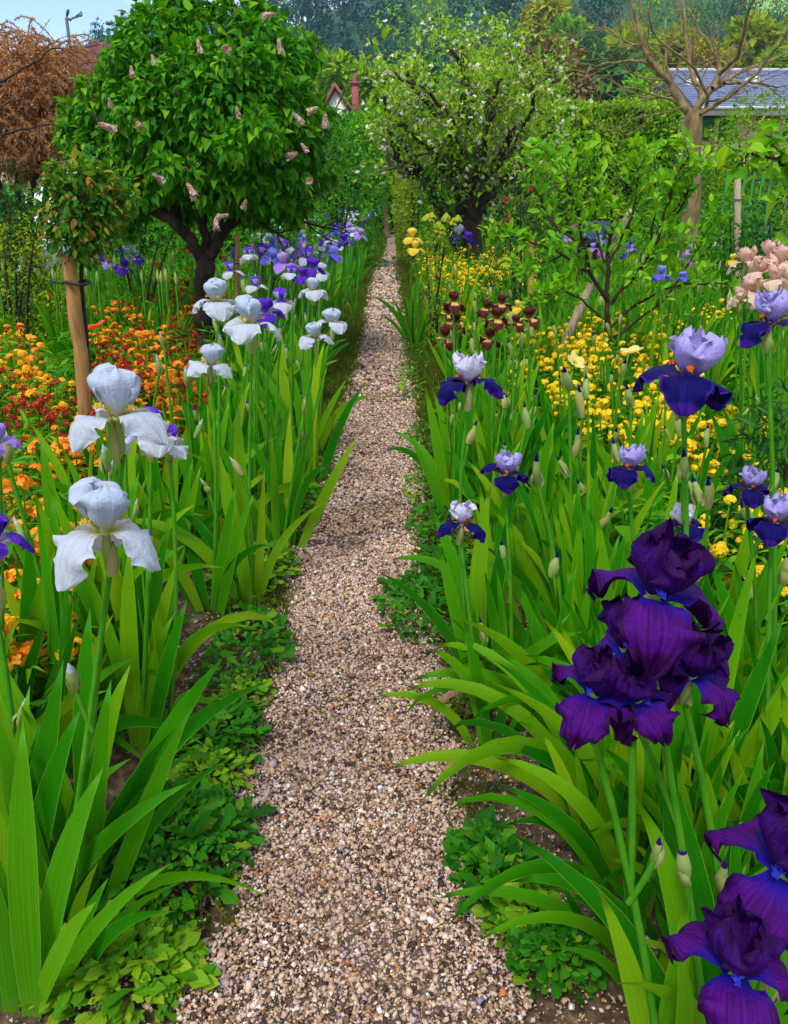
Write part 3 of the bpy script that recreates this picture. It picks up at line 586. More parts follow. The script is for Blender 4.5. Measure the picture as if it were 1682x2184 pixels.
def leaves_at(tips, per, size, spread=0.05, up=0.3, vs=0.3, minlevel=9):
    pos = [t for t in tips if t[2] <= minlevel]
    P = np.repeat(np.array([tuple(t[0]) for t in pos]), per, 0); D0 = np.repeat(np.array([tuple(t[1]) for t in pos]), per, 0); n = len(P)
    P = P + rng.normal(size=(n, 3)) * spread
    D = unit(D0 * 0.5 + rng.normal(size=(n, 3)) * 0.6 + np.array([0, 0, up])); Nn = unit(rng.normal(size=(n, 3)) * 0.5 + np.array([0, 0, 1.0]) + np.array([0, -0.3, 0]))
    return P, orient(D, Nn), size * np.exp(rng.normal(0, vs, n))
random.shuffle(tips)
L, M, S = leaves_at(tips[:int(len(tips) * .75)], 3, 0.078, 0.09)
add_foliage(app, b, L, M, S, OVAL, 'apple_leaf', 0)
P = np.array([tuple(t[0]) for t in tips]); P = P[rng.random(len(P)) < 0.16]
P = P + rng.normal(size=P.shape) * 0.05; n = len(P)
ms = []
for k in range(5):
    dn = unit(rng.normal(size=(n, 3)) * 0.6 + np.array([0, -0.5, 0.7])); x = unit(np.cross(dn, np.array([0.3, 0.2, 0.9]))); y = np.cross(dn, x)
    a = k * 1.2566; ms.append(scatter(PET[0], PET[1], orient(x * math.cos(a) + y * math.sin(a), dn), P, np.full(n, 0.042), PET[2]))
V, F, U, T_ = joinm(ms); V = V - np.array(tuple(b)); obj('blossom', mesh('blossom', V, F, U, T_, ['apple_blossom']), app, kind='stuff')
# thin water shoots above the crown
sh = []
for px, py in [(1030, 45), (1045, 70), (1092, 35), (1108, 60), (1130, 40), (1062, 30), (1015, 80), (1150, 100)]:
    sh.append(limb([(px - 10 + random.uniform(-8, 8), 210), (px - 4, 120), (px, py)], Y0, 0.013, 0.007, .1, .01))
wood(app, b, sh, 'water_shoots', 'bark_grey', 4)
P = np.array([tuple(p) for s in sh for p in s[0][4:]]); L = np.repeat(P, 2, 0) + rng.normal(size=(len(P) * 2, 3)) * .02
add_foliage(app, b, L, orient(rdir(len(L), .5), rdir(len(L), 1)), np.full(len(L), .06), OVAL, 'apple_leaf', 0, 'shoot_leaves')

# ------------------------------------------------------------------ bare tan tree
Y0 = 12.6; b = gbase(1478, Y0); bt = thing('bare_tree', 'leafless tan-barked tree spreading wide limbs in front of a slate roof', 'tree', b)
tr = [limb([(1470, 640), (1474, 450), (1476, 340), (1478, 240)], Y0, 0.15, 0.125)]
tr[0][0][0] = b - Vector((0, 0, .1)); wood(bt, b, tr, 'trunk', 'bark_tan', 10)
BL = [([(1478, 245), (1457, 227), (1441, 203), (1425, 170), (1392, 136), (1374, 105), (1362, 60), (1350, 15), (1340, -30)], .085), ([(1395, 138), (1360, 130), (1326, 132), (1285, 137), (1245, 155)], .035), ([(1480, 240), (1494, 222), (1497, 205), (1482, 173), (1473, 144), (1467, 104), (1462, 50), (1455, -20)], .075),
      ([(1480, 240), (1500, 212), (1521, 189), (1534, 157), (1529, 122), (1514, 95), (1490, 60), (1468, 15)], .07), ([(1521, 189), (1548, 173), (1580, 152), (1628, 136), (1690, 108), (1740, 80)], .05), ([(1478, 246), (1505, 238), (1550, 208), (1607, 162), (1650, 109), (1675, 80), (1700, 20)], .05), ([(1505, 238), (1510, 203), (1489, 162), (1473, 136), (1403, 82), (1380, 20)], .04), ([(1545, 178), (1580, 176), (1620, 178), (1660, 185), (1700, 178)], .035), ([(1534, 157), (1567, 127), (1582, 95), (1592, 40), (1612, -10)], .05), ([(1441, 203), (1400, 208), (1350, 206), (1310, 210)], .018), ([(1457, 227), (1420, 240), (1380, 248), (1340, 255)], .016), ([(1425, 170), (1385, 168), (1340, 150), (1300, 118)], .02), ([(1376, 105), (1340, 90), (1310, 70), (1285, 55)], .022)]
lim = [limb(a, Y0, r * .74, max(r * .2, .006), random.uniform(-1.4, 1.4), 0.018) for a, r in BL]; wood(bt, b, lim, 'limb', 'bark_tan', 7)
tw, tips = [], []
for pts, rr in lim:
    for i in range(5, len(pts), 2):
        d = (pts[i] - pts[i - 1]).normalized(); ax = Vector((random.gauss(0, 1), random.gauss(0, 1), random.gauss(0, 1))).normalized()
        d.rotate(Matrix.Rotation(R(random.uniform(25, 60)), 3, ax)); grow(pts[i], d, random.uniform(.5, 1.0), max(rr[i] * .35, .006), 2, tw, tips, wig=.3, up=.1, nch=3)
wood(bt, b, tw, 'twigs', 'bark_tan', 4)

# ------------------------------------------------------------------ young fruit tree with fresh leaves, leaning prop
Y0 = 5.5; b = gbase(1300, Y0); sap = thing('young_fruit_tree', 'young open fruit tree with fresh light green leaves on dark whippy shoots', 'tree', b)
SL = [([(1292, 900), (1296, 740), (1296, 640), (1298, 560), (1305, 480), (1312, 400), (1315, 345)], .024), ([(1296, 640), (1262, 585), (1246, 520), (1230, 450), (1213, 395)], .016), ([(1265, 590), (1200, 545), (1140, 520), (1085, 505)], .012), ([(1300, 650), (1345, 600), (1385, 545), (1415, 470), (1440, 390), (1470, 330)], .016), ([(1345, 600), (1410, 530), (1450, 450), (1478, 380)], .012), ([(1298, 700), (1360, 650), (1430, 612), (1500, 606), (1570, 604)], .011), ([(1310, 720), (1400, 655), (1460, 580), (1500, 510)], .010), ([(1298, 560), (1340, 480), (1360, 400), (1355, 340)], .011), ([(1246, 520), (1180, 480), (1150, 420), (1120, 360)], .011), ([(1230, 450), (1235, 380), (1225, 320)], .009), ([(1290, 560), (1270, 480), (1275, 400), (1265, 330)], .009), ([(1290, 680), (1240, 640), (1200, 620), (1160, 640)], .009), ([(1385, 545), (1395, 470), (1400, 400), (1395, 330)], .009), ([(1200, 545), (1160, 560), (1120, 570)], .007), ([(1213, 395), (1190, 350), (1165, 330)], .007), ([(1415, 470), (1455, 430), (1485, 360)], .007)]
lim = [limb(a, Y0, r, max(r * .3, .004), random.uniform(-.5, .4), .015) for a, r in SL]
lim[0][0][0] = b - Vector((0, 0, .05))
wood(sap, b, lim[:1], 'trunk', 'bark_dark', 7); wood(sap, b, lim[1:], 'limb', 'bark_dark', 5)
tw, tips = [], []
for j, (pts, rr) in enumerate(lim):
    for i in range(9 if j == 0 else 3, len(pts)):
        tips.append((pts[i], (pts[i] - pts[i - 1]).normalized(), 0))
        if i % 2 == 0:
            d = (pts[i] - pts[i - 1]).normalized(); ax = Vector((random.gauss(0, 1), random.gauss(0, 1), random.gauss(0, 1))).normalized()
            d.rotate(Matrix.Rotation(R(random.uniform(30, 65)), 3, ax)); grow(pts[i], d, random.uniform(.08, .18), .004, 1, tw, tips, wig=.2, up=.1, nch=1, seg=3)
wood(sap, b, tw, 'twigs', 'bark_dark', 4)
L, M, S = leaves_at(tips, 3, 0.058, 0.020, 0.45)
add_foliage(sap, b, L, M, S, OVAL, 'sapling_leaf', 300)
pr = [limb([(1195, 790), (1213, 712), (1262, 608), (1300, 535), (1348, 450)], Y0 + .25, 0.034, 0.030, 0.3, .006)]
b2 = Vector(pr[0][0][0]); b2 = gbase(1180, Y0 + .2); pr[0][0][0] = b2
pp = thing('leaning_prop', 'weathered grey wooden prop leaning through the young fruit tree', 'prop', b2)
wood(pp, b2, pr, 'pole', 'stake_grey', 8)

# ------------------------------------------------------------------ standard rose with stake and tie
Y0 = 3.75; b = gbase(188, Y0); ros = thing('standard_rose', 'standard rose with bronze-tinted leaves tied to a round stake', 'rose', b)
st = [limb([(200, 1050), (190, 800), (178, 640), (172, 545), (168, 470)], Y0, .012, .009, 0, .006)]; st[0][0][0] = b - Vector((0, 0, .03)); 
brs = [limb([(170, 500), (168 + dx * .5, 450), (168 + dx, 400 + abs(dx) * .4)], Y0, .007, .003, random.uniform(-.2, .2), .01) for dx in (-80, -50, -20, 10, 40, 75, 95)]
wood(ros, b, st, 'trunk', 'bark_dark', 7); wood(ros, b, brs, 'limb', 'bark_dark', 5)
LOB = lobes_px([(165, 440, 60), (250, 420, 34), (165, 385, 40), (125, 400, 26), (212, 405, 42), (158, 510, 44), (228, 445, 34), (155, 395, 30), (190, 480, 50), (138, 455, 34)], Y0, 1.0, .08)
L, M, S = lobe_leaves(LOB, 2600, 0.040, shell=(0.35, 1.45), inner=0.4)
# bronze young growth sits on the upper shoots of the head
add_foliage(ros, b, L, M, S, OVAL, 'rose_leaf', 300)
b3 = gbase(196, Y0 - .02) + Vector((-.045, 0, 0)); stk = thing('round_stake', 'thick round wooden stake beside the standard rose', 'stake', b3)
pl = limb([(196, 1050), (176, 790), (160, 660), (146, 548)], Y0 - .05, .034, .032, 0, .004); pl[0][0] = b3 - Vector((0, 0, .1)); wood(stk, b3, [pl], 'post', 'stake_wood', 12)
ti = at_y(160, 603, Y0 - .05); ring = []
for i in range(17):
    a = i * math.pi / 8; ring.append((math.cos(a) * .052 + .012, math.sin(a) * .046, .006 * math.sin(a * 2)))
V, F, U, T_ = tube(ring, [.008] * 17, 6, False); tie = obj('rubber_tie', mesh('rubber_tie', V, F, U, T_, ['tie_rubber']), stk, ti - b3)
V, F, U, T_ = tube([(-.04, -.03, 0), (-.075, -.035, .006), (-.10, -.03, .012)], [.007, .006, .005], 6); obj('tie_end', mesh('tie_end', V, F, U, T_, ['tie_rubber']), tie)

def small_stake(px, pyt, Y, r, label, mat='stake_wood', tilt=0):
    b = gbase(px, Y); s = thing('garden_stake', label, 'stake', b); top = at_y(px + tilt, pyt, Y); h = top.z
    V, F, U, T_ = tube([(0, 0, -.08), ((top.x - b.x) * .5, 0, h * .5), (top.x - b.x, 0, h)], [r, r, r * .95], 8); obj('post', mesh('post', V, F, U, T_, [mat]), s)
    for q in (.45, .8):
        V, F, U, T_ = tube([(math.cos(a) * (r + .006) + (top.x - b.x) * q, math.sin(a) * (r + .006), h * q) for a in np.linspace(0, 6.283, 11)], [.005] * 11, 5, False); obj('wire_tie', mesh('wire_tie', V, F, U, T_, ['tie_rubber']), s)
small_stake(507, 500, 6.6, .022, 'thin brown stake behind the lilac trunk')
small_stake(1133, 505, 6.2, .026, 'brown stake standing among the yellow wallflowers')
small_stake(1574, 352, 9.0, .035, 'pale straight stake near the green trellis', 'stake_grey')
small_stake(650, 470, 10.5, .03, 'pale stump of a stake behind the red and orange flowers', 'stake_grey')

# ------------------------------------------------------------------ tamarisk-like copper shrub, left
Y0 = 8.6; b = gbase(60, Y0); tam = thing('copper_shrub', 'large feathery copper-brown shrub with arching plumes against the sky', 'shrub', b)
stems = [limb([(60, 700), (50 + d * .4, 500), (40 + d, 330), (40 + d * 1.3, 200)], Y0, .05, .015, random.uniform(-.5, .5)) for d in (-60, -10, 40, 80)]
wood(tam, b, stems, 'limb', 'bark_dark', 7)
tw = [limb([(0, 175), (50, 145), (95, 118), (130, 100)], Y0 - 1.1, .012, .005, 0), limb([(0, 290), (60, 275), (120, 262), (170, 262)], Y0 - 1.1, .010, .004, 0), limb([(0, 235), (40, 210), (90, 200)], Y0 - 1.1, .009, .004)]
LOBt = lobes_px([(60, 190, 95), (125, 165, 62), (30, 290, 95), (100, 290, 58), (10, 140, 60), (140, 230, 45), (-40, 230, 90), (60, 340, 60)], Y0, .9, .3)
n = 760; P0, M0, S0 = lobe_leaves(LOBt, n, 1.0, shell=(.55, 1.05), inner=.6); strands = []
for p in P0:
    p = Vector(p); out_ = Vector((random.gauss(.25, .5), random.gauss(-.2, .5), .25)).normalized(); Ls = random.uniform(.25, .55)
    strands.append((p, p + out_ * Ls * .6 + Vector((0, 0, .03)), p + out_ * Ls + Vector((0, 0, -Ls * .45))))
for tr_ in ([(30, 170), (60, 105), (106, 42)], [(50, 150), (140, 40), (200, 92)], [(90, 140), (150, 62), (190, 75)], [(20, 160), (40, 120), (48, 88)], [(0, 160), (20, 120), (30, 110)], [(-10, 110), (10, 80), (22, 66)], [(70, 150), (95, 92), (130, 88)], [(120, 170), (165, 100), (185, 130)], [(140, 190), (175, 150), (188, 170)]):
    strands.append(tuple(at_y(a, q, Y0 - .3) for a, q in tr_))
SP_, SD_ = [], []
tw2 = []
for a, c, e in strands:
    pts = [Vector(q) for q in bez(a, c, e, 14)]; tw2.append((pts, [.004 - .002 * i / 13 for i in range(14)]))
    for i in range(13):
        for _ in range(9): SP_.append(pts[i].lerp(pts[i + 1], random.random())); SD_.append((pts[i + 1] - pts[i]).normalized())
wood(tam, b, tw + tw2, 'twigs', 'bark_dark', 4)
SP_ = np.array([tuple(q) for q in SP_]); SD_ = np.array([tuple(q) for q in SD_]); n = len(SP_)
M = orient(unit(SD_ * .5 + rng.normal(size=(n, 3)) * .6), rdir(n)); TF = (BLADE[0] * np.array([4.2, 1, 1]), BLADE[1], BLADE[2])
L, M2, S = lobe_leaves(LOBt, 9000, .07, down=.6, shell=(.35, .95), inner=.45); add_foliage(tam, b, L, M2, S, LANCE, 'tamarisk_plume', 0, 'inner_plumes')
add_foliage(tam, b, SP_, M, rng.uniform(.016, .036, n), TF, 'tamarisk_plume', 0, 'plumes')

# ------------------------------------------------------------------ bushes and hedges
def bush(name, label, cat, lst, Y, n, size, mat, tpl=DIAM, px=None, group=None, depth=.8, jy=.5, core=True, inner=.8, wood_mat='bark_dark', stems=4, down=.2, upn=.7, flat=1.0):
    lobes = lobes_px(lst, Y, depth, jy, flat); px = px if px is not None else lst[0][0]; b = gbase(px, Y); t_ = thing(name, label, cat, b, group)
    if cat != 'tree':
        low = []
        for c, r in lobes:
            zc = c.z - r[2] * 1.1
            while zc > -r[2] * .3: low.append((Vector((c.x + random.uniform(-.2, .2) * r[0], c.y + .3 * r[1], max(zc, r[2] * .5))), r)); zc -= r[2] * 1.2
        lobes = lobes + low; n = int(n * (1 + .5 * len(low) / max(len(lobes), 1)))
    L, M, S = lobe_leaves(lobes, n, size, inner=inner, down=down, upn=upn); add_foliage(t_, b, L, M, S, tpl, mat)
    br = []
    for i in range(stems):
        c, r = lobes[i % len(lobes)]; e = Vector(c) + Vector((0, 0, r[2] * .3)); br.append(([Vector(q) for q in bez(b + Vector((random.gauss(0, .05), 0, -.05)), (b + e) / 2 + Vector((0, 0, .2)), e, 6)], [(.008 + .0035 * Y) * (1 if cat == 'tree' else .55) * q for q in (1, .8, .65, .5, .35, .2)]))
    wood(t_, b, br, 'trunk' if cat == 'tree' else 'stem', wood_mat, 6)
    return t_
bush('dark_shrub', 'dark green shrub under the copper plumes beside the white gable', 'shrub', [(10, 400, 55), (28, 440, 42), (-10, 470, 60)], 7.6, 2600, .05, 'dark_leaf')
bush('olive_shrub', 'rounded olive-green shrub in front of the white gable', 'shrub', [(40, 505, 50), (85, 480, 34), (10, 530, 50), (70, 525, 40)], 7.0, 3200, .032, 'olive_leaf')
bush('leafy_shrub', 'green shrub filling the gap below the lilac crown', 'shrub', [(300, 480, 50), (350, 500, 40), (250, 500, 40), (390, 470, 40)], 8.5, 2600, .05, 'bush_leaf')
bush('leafy_shrub', 'green shrub to the path side of the lilac trunk', 'shrub', [(560, 480, 55), (610, 500, 50), (640, 460, 50), (520, 470, 40)], 9.0, 3200, .05, 'bush_leaf')
bush('broad_shrub', 'tall bushy green shrub behind the blue iris drift', 'shrub', [(720, 330, 75), (690, 400, 70), (740, 415, 60), (770, 345, 55), (670, 320, 60), (730, 270, 50), (770, 440, 40)], 17, 6500, .10, 'bush_leaf', px=720)
bush('clipped_tree', 'clipped box-headed tree with pale trunk closing the end of the path', 'tree', [(800, 285, 45), (835, 290, 42), (790, 340, 45), (835, 350, 38), (810, 385, 32), (845, 385, 25), (775, 300, 40), (860, 330, 35)], 30, 5200, .16, 'bush_leaf', px=830, stems=1, wood_mat='bark_tan')
bush('golden_shrub', 'upright golden-olive shrub beside the far end of the path', 'shrub', [(880, 315, 36), (885, 365, 38), (880, 415, 36), (905, 345, 36), (915, 395, 34)], 18, 4200, .085, 'olive_leaf')
bush('leafy_shrub', 'green shrub between golden shrub and apple trunk', 'shrub', [(930, 420, 40), (945, 380, 40), (925, 460, 30)], 15, 2200, .08, 'bush_leaf')
bush('broad_shrub', 'loose green shrub behind the apple blossom', 'shrub', [(900, 270, 70), (980, 280, 80), (1070, 290, 70), (1130, 320, 60), (1000, 370, 70), (1090, 390, 60), (940, 330, 60)], 21, 6000, .12, 'olive_leaf', px=1000)
peo = bush('peony_bush', 'dark leafy peony bush with a few deep red flowers', 'peony', [(1110, 430, 45), (1075, 440, 36), (1150, 425, 40), (1120, 470, 40), (1165, 460, 30)], 8.4, 2400, .075, 'dark_leaf', LANCE)
pb = panicle_mesh('peony_flower', 30, .05, .05, .04, 'peony_red')
for px, py in [(1135, 405), (1080, 428), (1168, 440), (1085, 470)]: o = obj('peony_flower', pb, peo, at_y(px, py, 7.9) - Vector(peo.location)); o.scale = (.45, .45, .45)
eu = bush('spurge_clump', 'mounded spurge with yellow-green heads near the apple trunk', 'spurge', [(925, 500, 26), (955, 495, 28), (940, 520, 26), (905, 515, 18)], 7.6, 1500, .045, 'hedge_leaf', LANCE)
sp_ = panicle_mesh('spurge_head', 90, .07, .08, .020, 'spurge_head')
for _ in range(26):
    o = obj('spurge_head', sp_, eu, at_y(random.uniform(900, 980), random.uniform(462, 510), 7.3) - Vector(eu.location)); s = random.uniform(.3, .6); o.scale = (s, s, s)
bush('broad_shrub', 'large rounded dark evergreen shrub in front of the pink house', 'shrub', [(1570, 300, 62, 0), (1640, 285, 75, .5), (1600, 355, 60, -.6), (1680, 340, 75, -.5), (1540, 350, 45, .2), (1530, 300, 30, .5), (1610, 250, 50, .8)], 13, 9500, .075, 'hedge_leaf', px=1610)
bush('leafy_shrub', 'green leafy shrub below the bare tree', 'shrub', [(1480, 400, 45), (1440, 420, 45), (1520, 430, 45), (1400, 400, 40), (1560, 440, 40)], 16, 3600, .08, 'bush_leaf')
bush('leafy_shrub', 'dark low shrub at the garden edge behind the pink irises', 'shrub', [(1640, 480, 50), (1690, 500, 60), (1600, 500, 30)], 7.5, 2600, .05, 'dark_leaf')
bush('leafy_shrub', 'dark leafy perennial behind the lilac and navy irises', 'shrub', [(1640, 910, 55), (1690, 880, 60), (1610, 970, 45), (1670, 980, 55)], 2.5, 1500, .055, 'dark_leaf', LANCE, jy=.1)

bush('leafy_shrub', 'leafy shrub growing up in front of the green trellis', 'shrub', [(1555, 440, 34), (1590, 450, 34), (1530, 450, 30), (1575, 415, 22)], 9.6, 2200, .055, 'bush_leaf')
bush('conical_shrub', 'yellow-green conical shrub hiding the gable of the slate-roofed house', 'shrub', [(1400, 205, 26), (1402, 175, 16), (1395, 235, 30), (1425, 230, 22)], 28, 2200, .13, 'hedge_leaf', flat=1.3)
# broad leaved branch reaching in by the right-hand boundary
b = gbase(1720, 3.6); vine = thing('broad_leaved_shrub', 'shrub with large glossy rounded leaves reaching in over the purple irises', 'shrub', b)
lim = [limb([(1740, 900), (1730, 600), (1712, 440), (1690, 370), (1660, 345), (1600, 330), (1575, 355)], 3.6, .014, .004), limb([(1712, 440), (1680, 420), (1640, 430)], 3.6, .007, .003), limb([(1715, 460), (1700, 330), (1670, 290), (1620, 285)], 3.6, .008, .003), limb([(1690, 370), (1700, 350), (1720, 330)], 3.6, .006, .003)]
lim[0][0][0] = b; wood(vine, b, lim, 'limb', 'bark_dark', 6); tips = [(p, Vector((-.5, 0, -.2)), 0) for q in lim for p in q[0][6:]] 
L, M, S = leaves_at(tips, 3, .062, .035, .1)
add_foliage(vine, b, L, M, S, HEART, 'sapling_leaf', len(L) - 1 if len(L) < 280 else 280)

def hedge(name, label, x0, x1, pyt, pyb, Y, depth, n, size, mat, group=None):
    a = at_y(x0, pyt, Y); c = at_y(x1, pyt, Y); w = c.x - a.x; b = Vector(((a.x + c.x) / 2, Y, 0)); t_ = thing(name, label, 'hedge', b, group); top = a.z
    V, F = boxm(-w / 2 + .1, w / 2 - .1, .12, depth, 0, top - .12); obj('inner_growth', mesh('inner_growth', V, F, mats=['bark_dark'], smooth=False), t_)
    u = rng.random(n); front = rng.random(n) < .72
    xx = (u - .5) * w; zz = np.where(front, top * rng.random(n) ** .8, top + .06 * np.sin(xx * 5) + rng.normal(0, .06, n)); yy = np.where(front, rng.normal(0, .08, n) + .10 * np.sin(xx * 3 + zz * 4), depth * rng.random(n))
    L = np.stack([xx, yy, zz], 1); nf = np.where(front[:, None], np.array([0, -1, .5]), np.array([0, -.2, 1.]))
    M = orient(rng.normal(size=(n, 3)) + np.array([0, -.4, .2]), unit(nf + rng.normal(size=(n, 3)) * .5))
    V, F, U, T_ = scatter(DIAM[0], DIAM[1], M, L, size * np.exp(rng.normal(0, .3, n)), DIAM[2]); obj('foliage', mesh('foliage', V, F, U, T_, [mat]), t_, kind='stuff')
hedge('clipped_hedge', 'long clipped hedge with a flat pale top behind the bare tree', 1140, 1465, 226, 400, 23, 1.4, 15000, .11, 'hedge_leaf')
hedge('clipped_hedge', 'clipped hedge closing the garden behind the broad shrub', 640, 850, 250, 400, 33, 1.2, 5000, .16, 'bush_leaf')
hedge('clipped_hedge', 'dark clipped hedge at the back of the iris beds', 860, 1700, 350, 420, 26, 1.0, 7000, .14, 'bush_leaf')
hedge('clipped_hedge', 'low hedge beyond the lilac on the copper shrub side', -60, 640, 400, 470, 16, 1.0, 7000, .10, 'bush_leaf')

# ------------------------------------------------------------------ houses
def quad_obj(name, parent, pts, m, thick=.06):
    P = [Vector(p) for p in pts]; nrm = (P[1] - P[0]).cross(P[3] - P[0]).normalized(); V = [tuple(p) for p in P] + [tuple(p - nrm * thick) for p in P]
    F = [(0, 1, 2, 3), (7, 6, 5, 4), (0, 4, 5, 1), (1, 5, 6, 2), (2, 6, 7, 3), (3, 7, 4, 0)]
    return obj(name, mesh(name, np.array(V), np.array(F), mats=[m], smooth=False), parent)
# slate-roofed house
YH = 34; a = at_y(1424, 152, YH + 4); e = at_y(1440, 222, YH)
x0, x1 = a.x, a.x + 11; ze, zr = e.z, a.z
b = Vector(((x0 + x1) / 2, YH + 4, 0)); ho = thing('slate_roofed_house', 'pink rendered house with long blue-grey slate roof and green shutters', 'house', b)
hw = (x1 - x0) / 2
box_obj('wall', ho, -hw + .4, hw - .4, -3.6, 4, 0, ze - .02, 'plaster_pink')
slope = [Vector((-hw, -4.2, ze - .15)), Vector((hw, -4.2, ze - .15)), Vector((hw, 0, zr)), Vector((-hw, 0, zr))]
rf = quad_obj('roof', ho, slope, 'slate', .12)
quad_obj('roof', ho, [Vector((-hw, 0, zr)), Vector((hw, 0, zr)), Vector((hw, 4.2, ze - .15)), Vector((-hw, 4.2, ze - .15))], 'slate', .12)
V = np.array([(-hw + .4, -3.6, ze - .05), (-hw + .4, 3.6, ze - .05), (-hw + .4, 0, zr - .25)]); V = np.vstack([V, V + np.array([.3, 0, 0])]); obj('gable_wall', mesh('gable_wall', V, np.array([(0, 2, 1), (3, 4, 5), (0, 1, 4), (0, 4, 3), (1, 2, 5), (1, 5, 4), (2, 0, 3), (2, 3, 5)]), mats=['plaster_pink'], smooth=False), ho)
nr = 22; up = (slope[3] - slope[0]) / nr; sn = (slope[1] - slope[0]).cross(up).normalized()
for i in range(nr):
    w0 = slope[0] + up * i + sn * .035; quad_obj('slate_course', rf, [w0, w0 + Vector((2 * hw, 0, 0)), w0 + Vector((2 * hw, 0, 0)) + up * 1.08 - sn * .024, w0 + up * 1.08 - sn * .024], 'slate', .02)
box_obj('ridge_capping', rf, -hw, hw, -.14, .14, zr - .02, zr + .10, 'zinc')
box_obj('eaves_board', ho, -hw, hw, -4.28, -4.18, ze - .42, ze - .16, 'plaster_pale'); box_obj('gutter', ho, -hw, hw, -4.42, -4.28, ze - .22, ze - .10, 'zinc')
for px, py in ((1476, 177), (1605, 172)):
    q = at_y(px, py, YH + 2.2) - b; vv = box_obj('roof_vent', rf, q.x - .13, q.x + .13, q.y - .4, q.y + .5, q.z - .25, q.z + .12, 'white_paint')
q = at_y(1530, 255, YH + .4) - b
for s in (-1, 1):
    sh_ = box_obj('shutter', ho, q.x + s * .42 - .30, q.x + s * .42 + .30, -3.68, -3.605, q.z - .75, q.z + .65, 'green_paint')
    for k in range(8): box_obj('louvre', sh_, q.x + s * .42 - .24, q.x + s * .42 + .24, -3.71, -3.68, q.z - .65 + k * .16, q.z - .55 + k * .16, 'green_paint')
q2 = at_y(1690, 260, YH + .4) - b
wn = box_obj('window', ho, q2.x - .4, q2.x + .4, -3.66, -3.605, q2.z - .7, q2.z + .6, 'white_paint'); box_obj('pane', wn, q2.x - .33, q2.x + .33, -3.68, -3.66, q2.z - .63, q2.z + .53, 'pane_glass')
# tile-roofed house behind the copper shrub
YH = 27; r0 = at_y(150, 128, YH); r1 = at_y(262, 86, YH); ev = at_y(210, 200, YH - 2.5)
b = Vector(((r0.x + r1.x) / 2, YH, 0)); h2 = thing('tile_roofed_house', 'house with purple-red tiled hipped roof behind the copper shrub', 'house', b)
hw = 3.6; zr = r1.z; ze = min(ev.z, zr - 1.4)
cx = r1.x - b.x
box_obj('wall', h2, -hw - 1, cx + 1.2, -2.3, 3, 0, ze, 'plaster_pale')
AP = Vector((cx, 0, zr)); A0 = Vector((-hw - 1.4, -2.8, ze - .1)); A1 = Vector((cx + 1.9, -2.8, ze - .1)); A2 = Vector((cx + 1.9, 3.2, ze - .1)); A3 = Vector((-hw - 1.4, 3.2, ze - .1)); RL = Vector((-hw + .6, 0, r0.z - .2))
V = np.array([tuple(v) for v in (AP, A0, A1, A2, A3, RL)]); Ft = np.array([(1, 2, 0), (1, 0, 5), (2, 3, 0), (3, 4, 5), (3, 5, 0), (4, 1, 5), (1, 4, 3), (1, 3, 2)])
rf = obj('roof', mesh('roof', V, Ft, mats=['clay_tile'], smooth=False), h2)
for (s0, s1) in ((AP, RL), (AP, A1), (RL, A0)):
    V_, F_, U_, T_ = tube([s0, (s0 + s1) / 2, s1], [.09] * 3, 6); obj('ridge_tile', mesh('ridge_tile', V_, F_, U_, T_, ['clay_tile']), rf)
V_, F_, U_, T_ = tube([AP + Vector((0, 0, -.1)), AP + Vector((0, 0, .18)), AP + Vector((0, 0, .45)), AP + Vector((0, 0, .8))], [.18, .12, .05, .03], 10); fin = obj('finial', mesh('finial', V_, F_, U_, T_, ['zinc']), rf)
# weather vane with four cups
vb = b + AP + Vector((0, 0, .75)); top = at_y(253, 38, YH); wv = thing('wind_vane', 'small four-cup wind vane on the tiled roof peak', 'vane', vb); hz = top.z - vb.z
V_, F_, U_, T_ = tube([(0, 0, -.06), (0, 0, hz * .5), (0, 0, hz)], [.03, .022, .02], 6); obj('pole', mesh('pole', V_, F_, U_, T_, ['grey_metal']), wv)
for k in range(4):
    a_ = k * math.pi / 2 + .5; d = Vector((math.cos(a_), math.sin(a_) * .9, 0)); e_ = d * .28 + Vector((0, 0, hz - .05 + .12 * (1 if k % 2 else -1)))
    V_, F_, U_, T_ = tube([(0, 0, hz - .05), tuple(e_)], [.014, .014], 5); arm = obj('arm', mesh('arm', V_, F_, U_, T_, ['grey_metal']), wv)
    V_, F_, U_, T_ = tube([tuple(e_ - d * .10), tuple(e_), tuple(e_ + d * .14)], [.012, .04, .06], 7); obj('cup', mesh('cup', V_, F_, U_, T_, ['grey_metal']), arm)
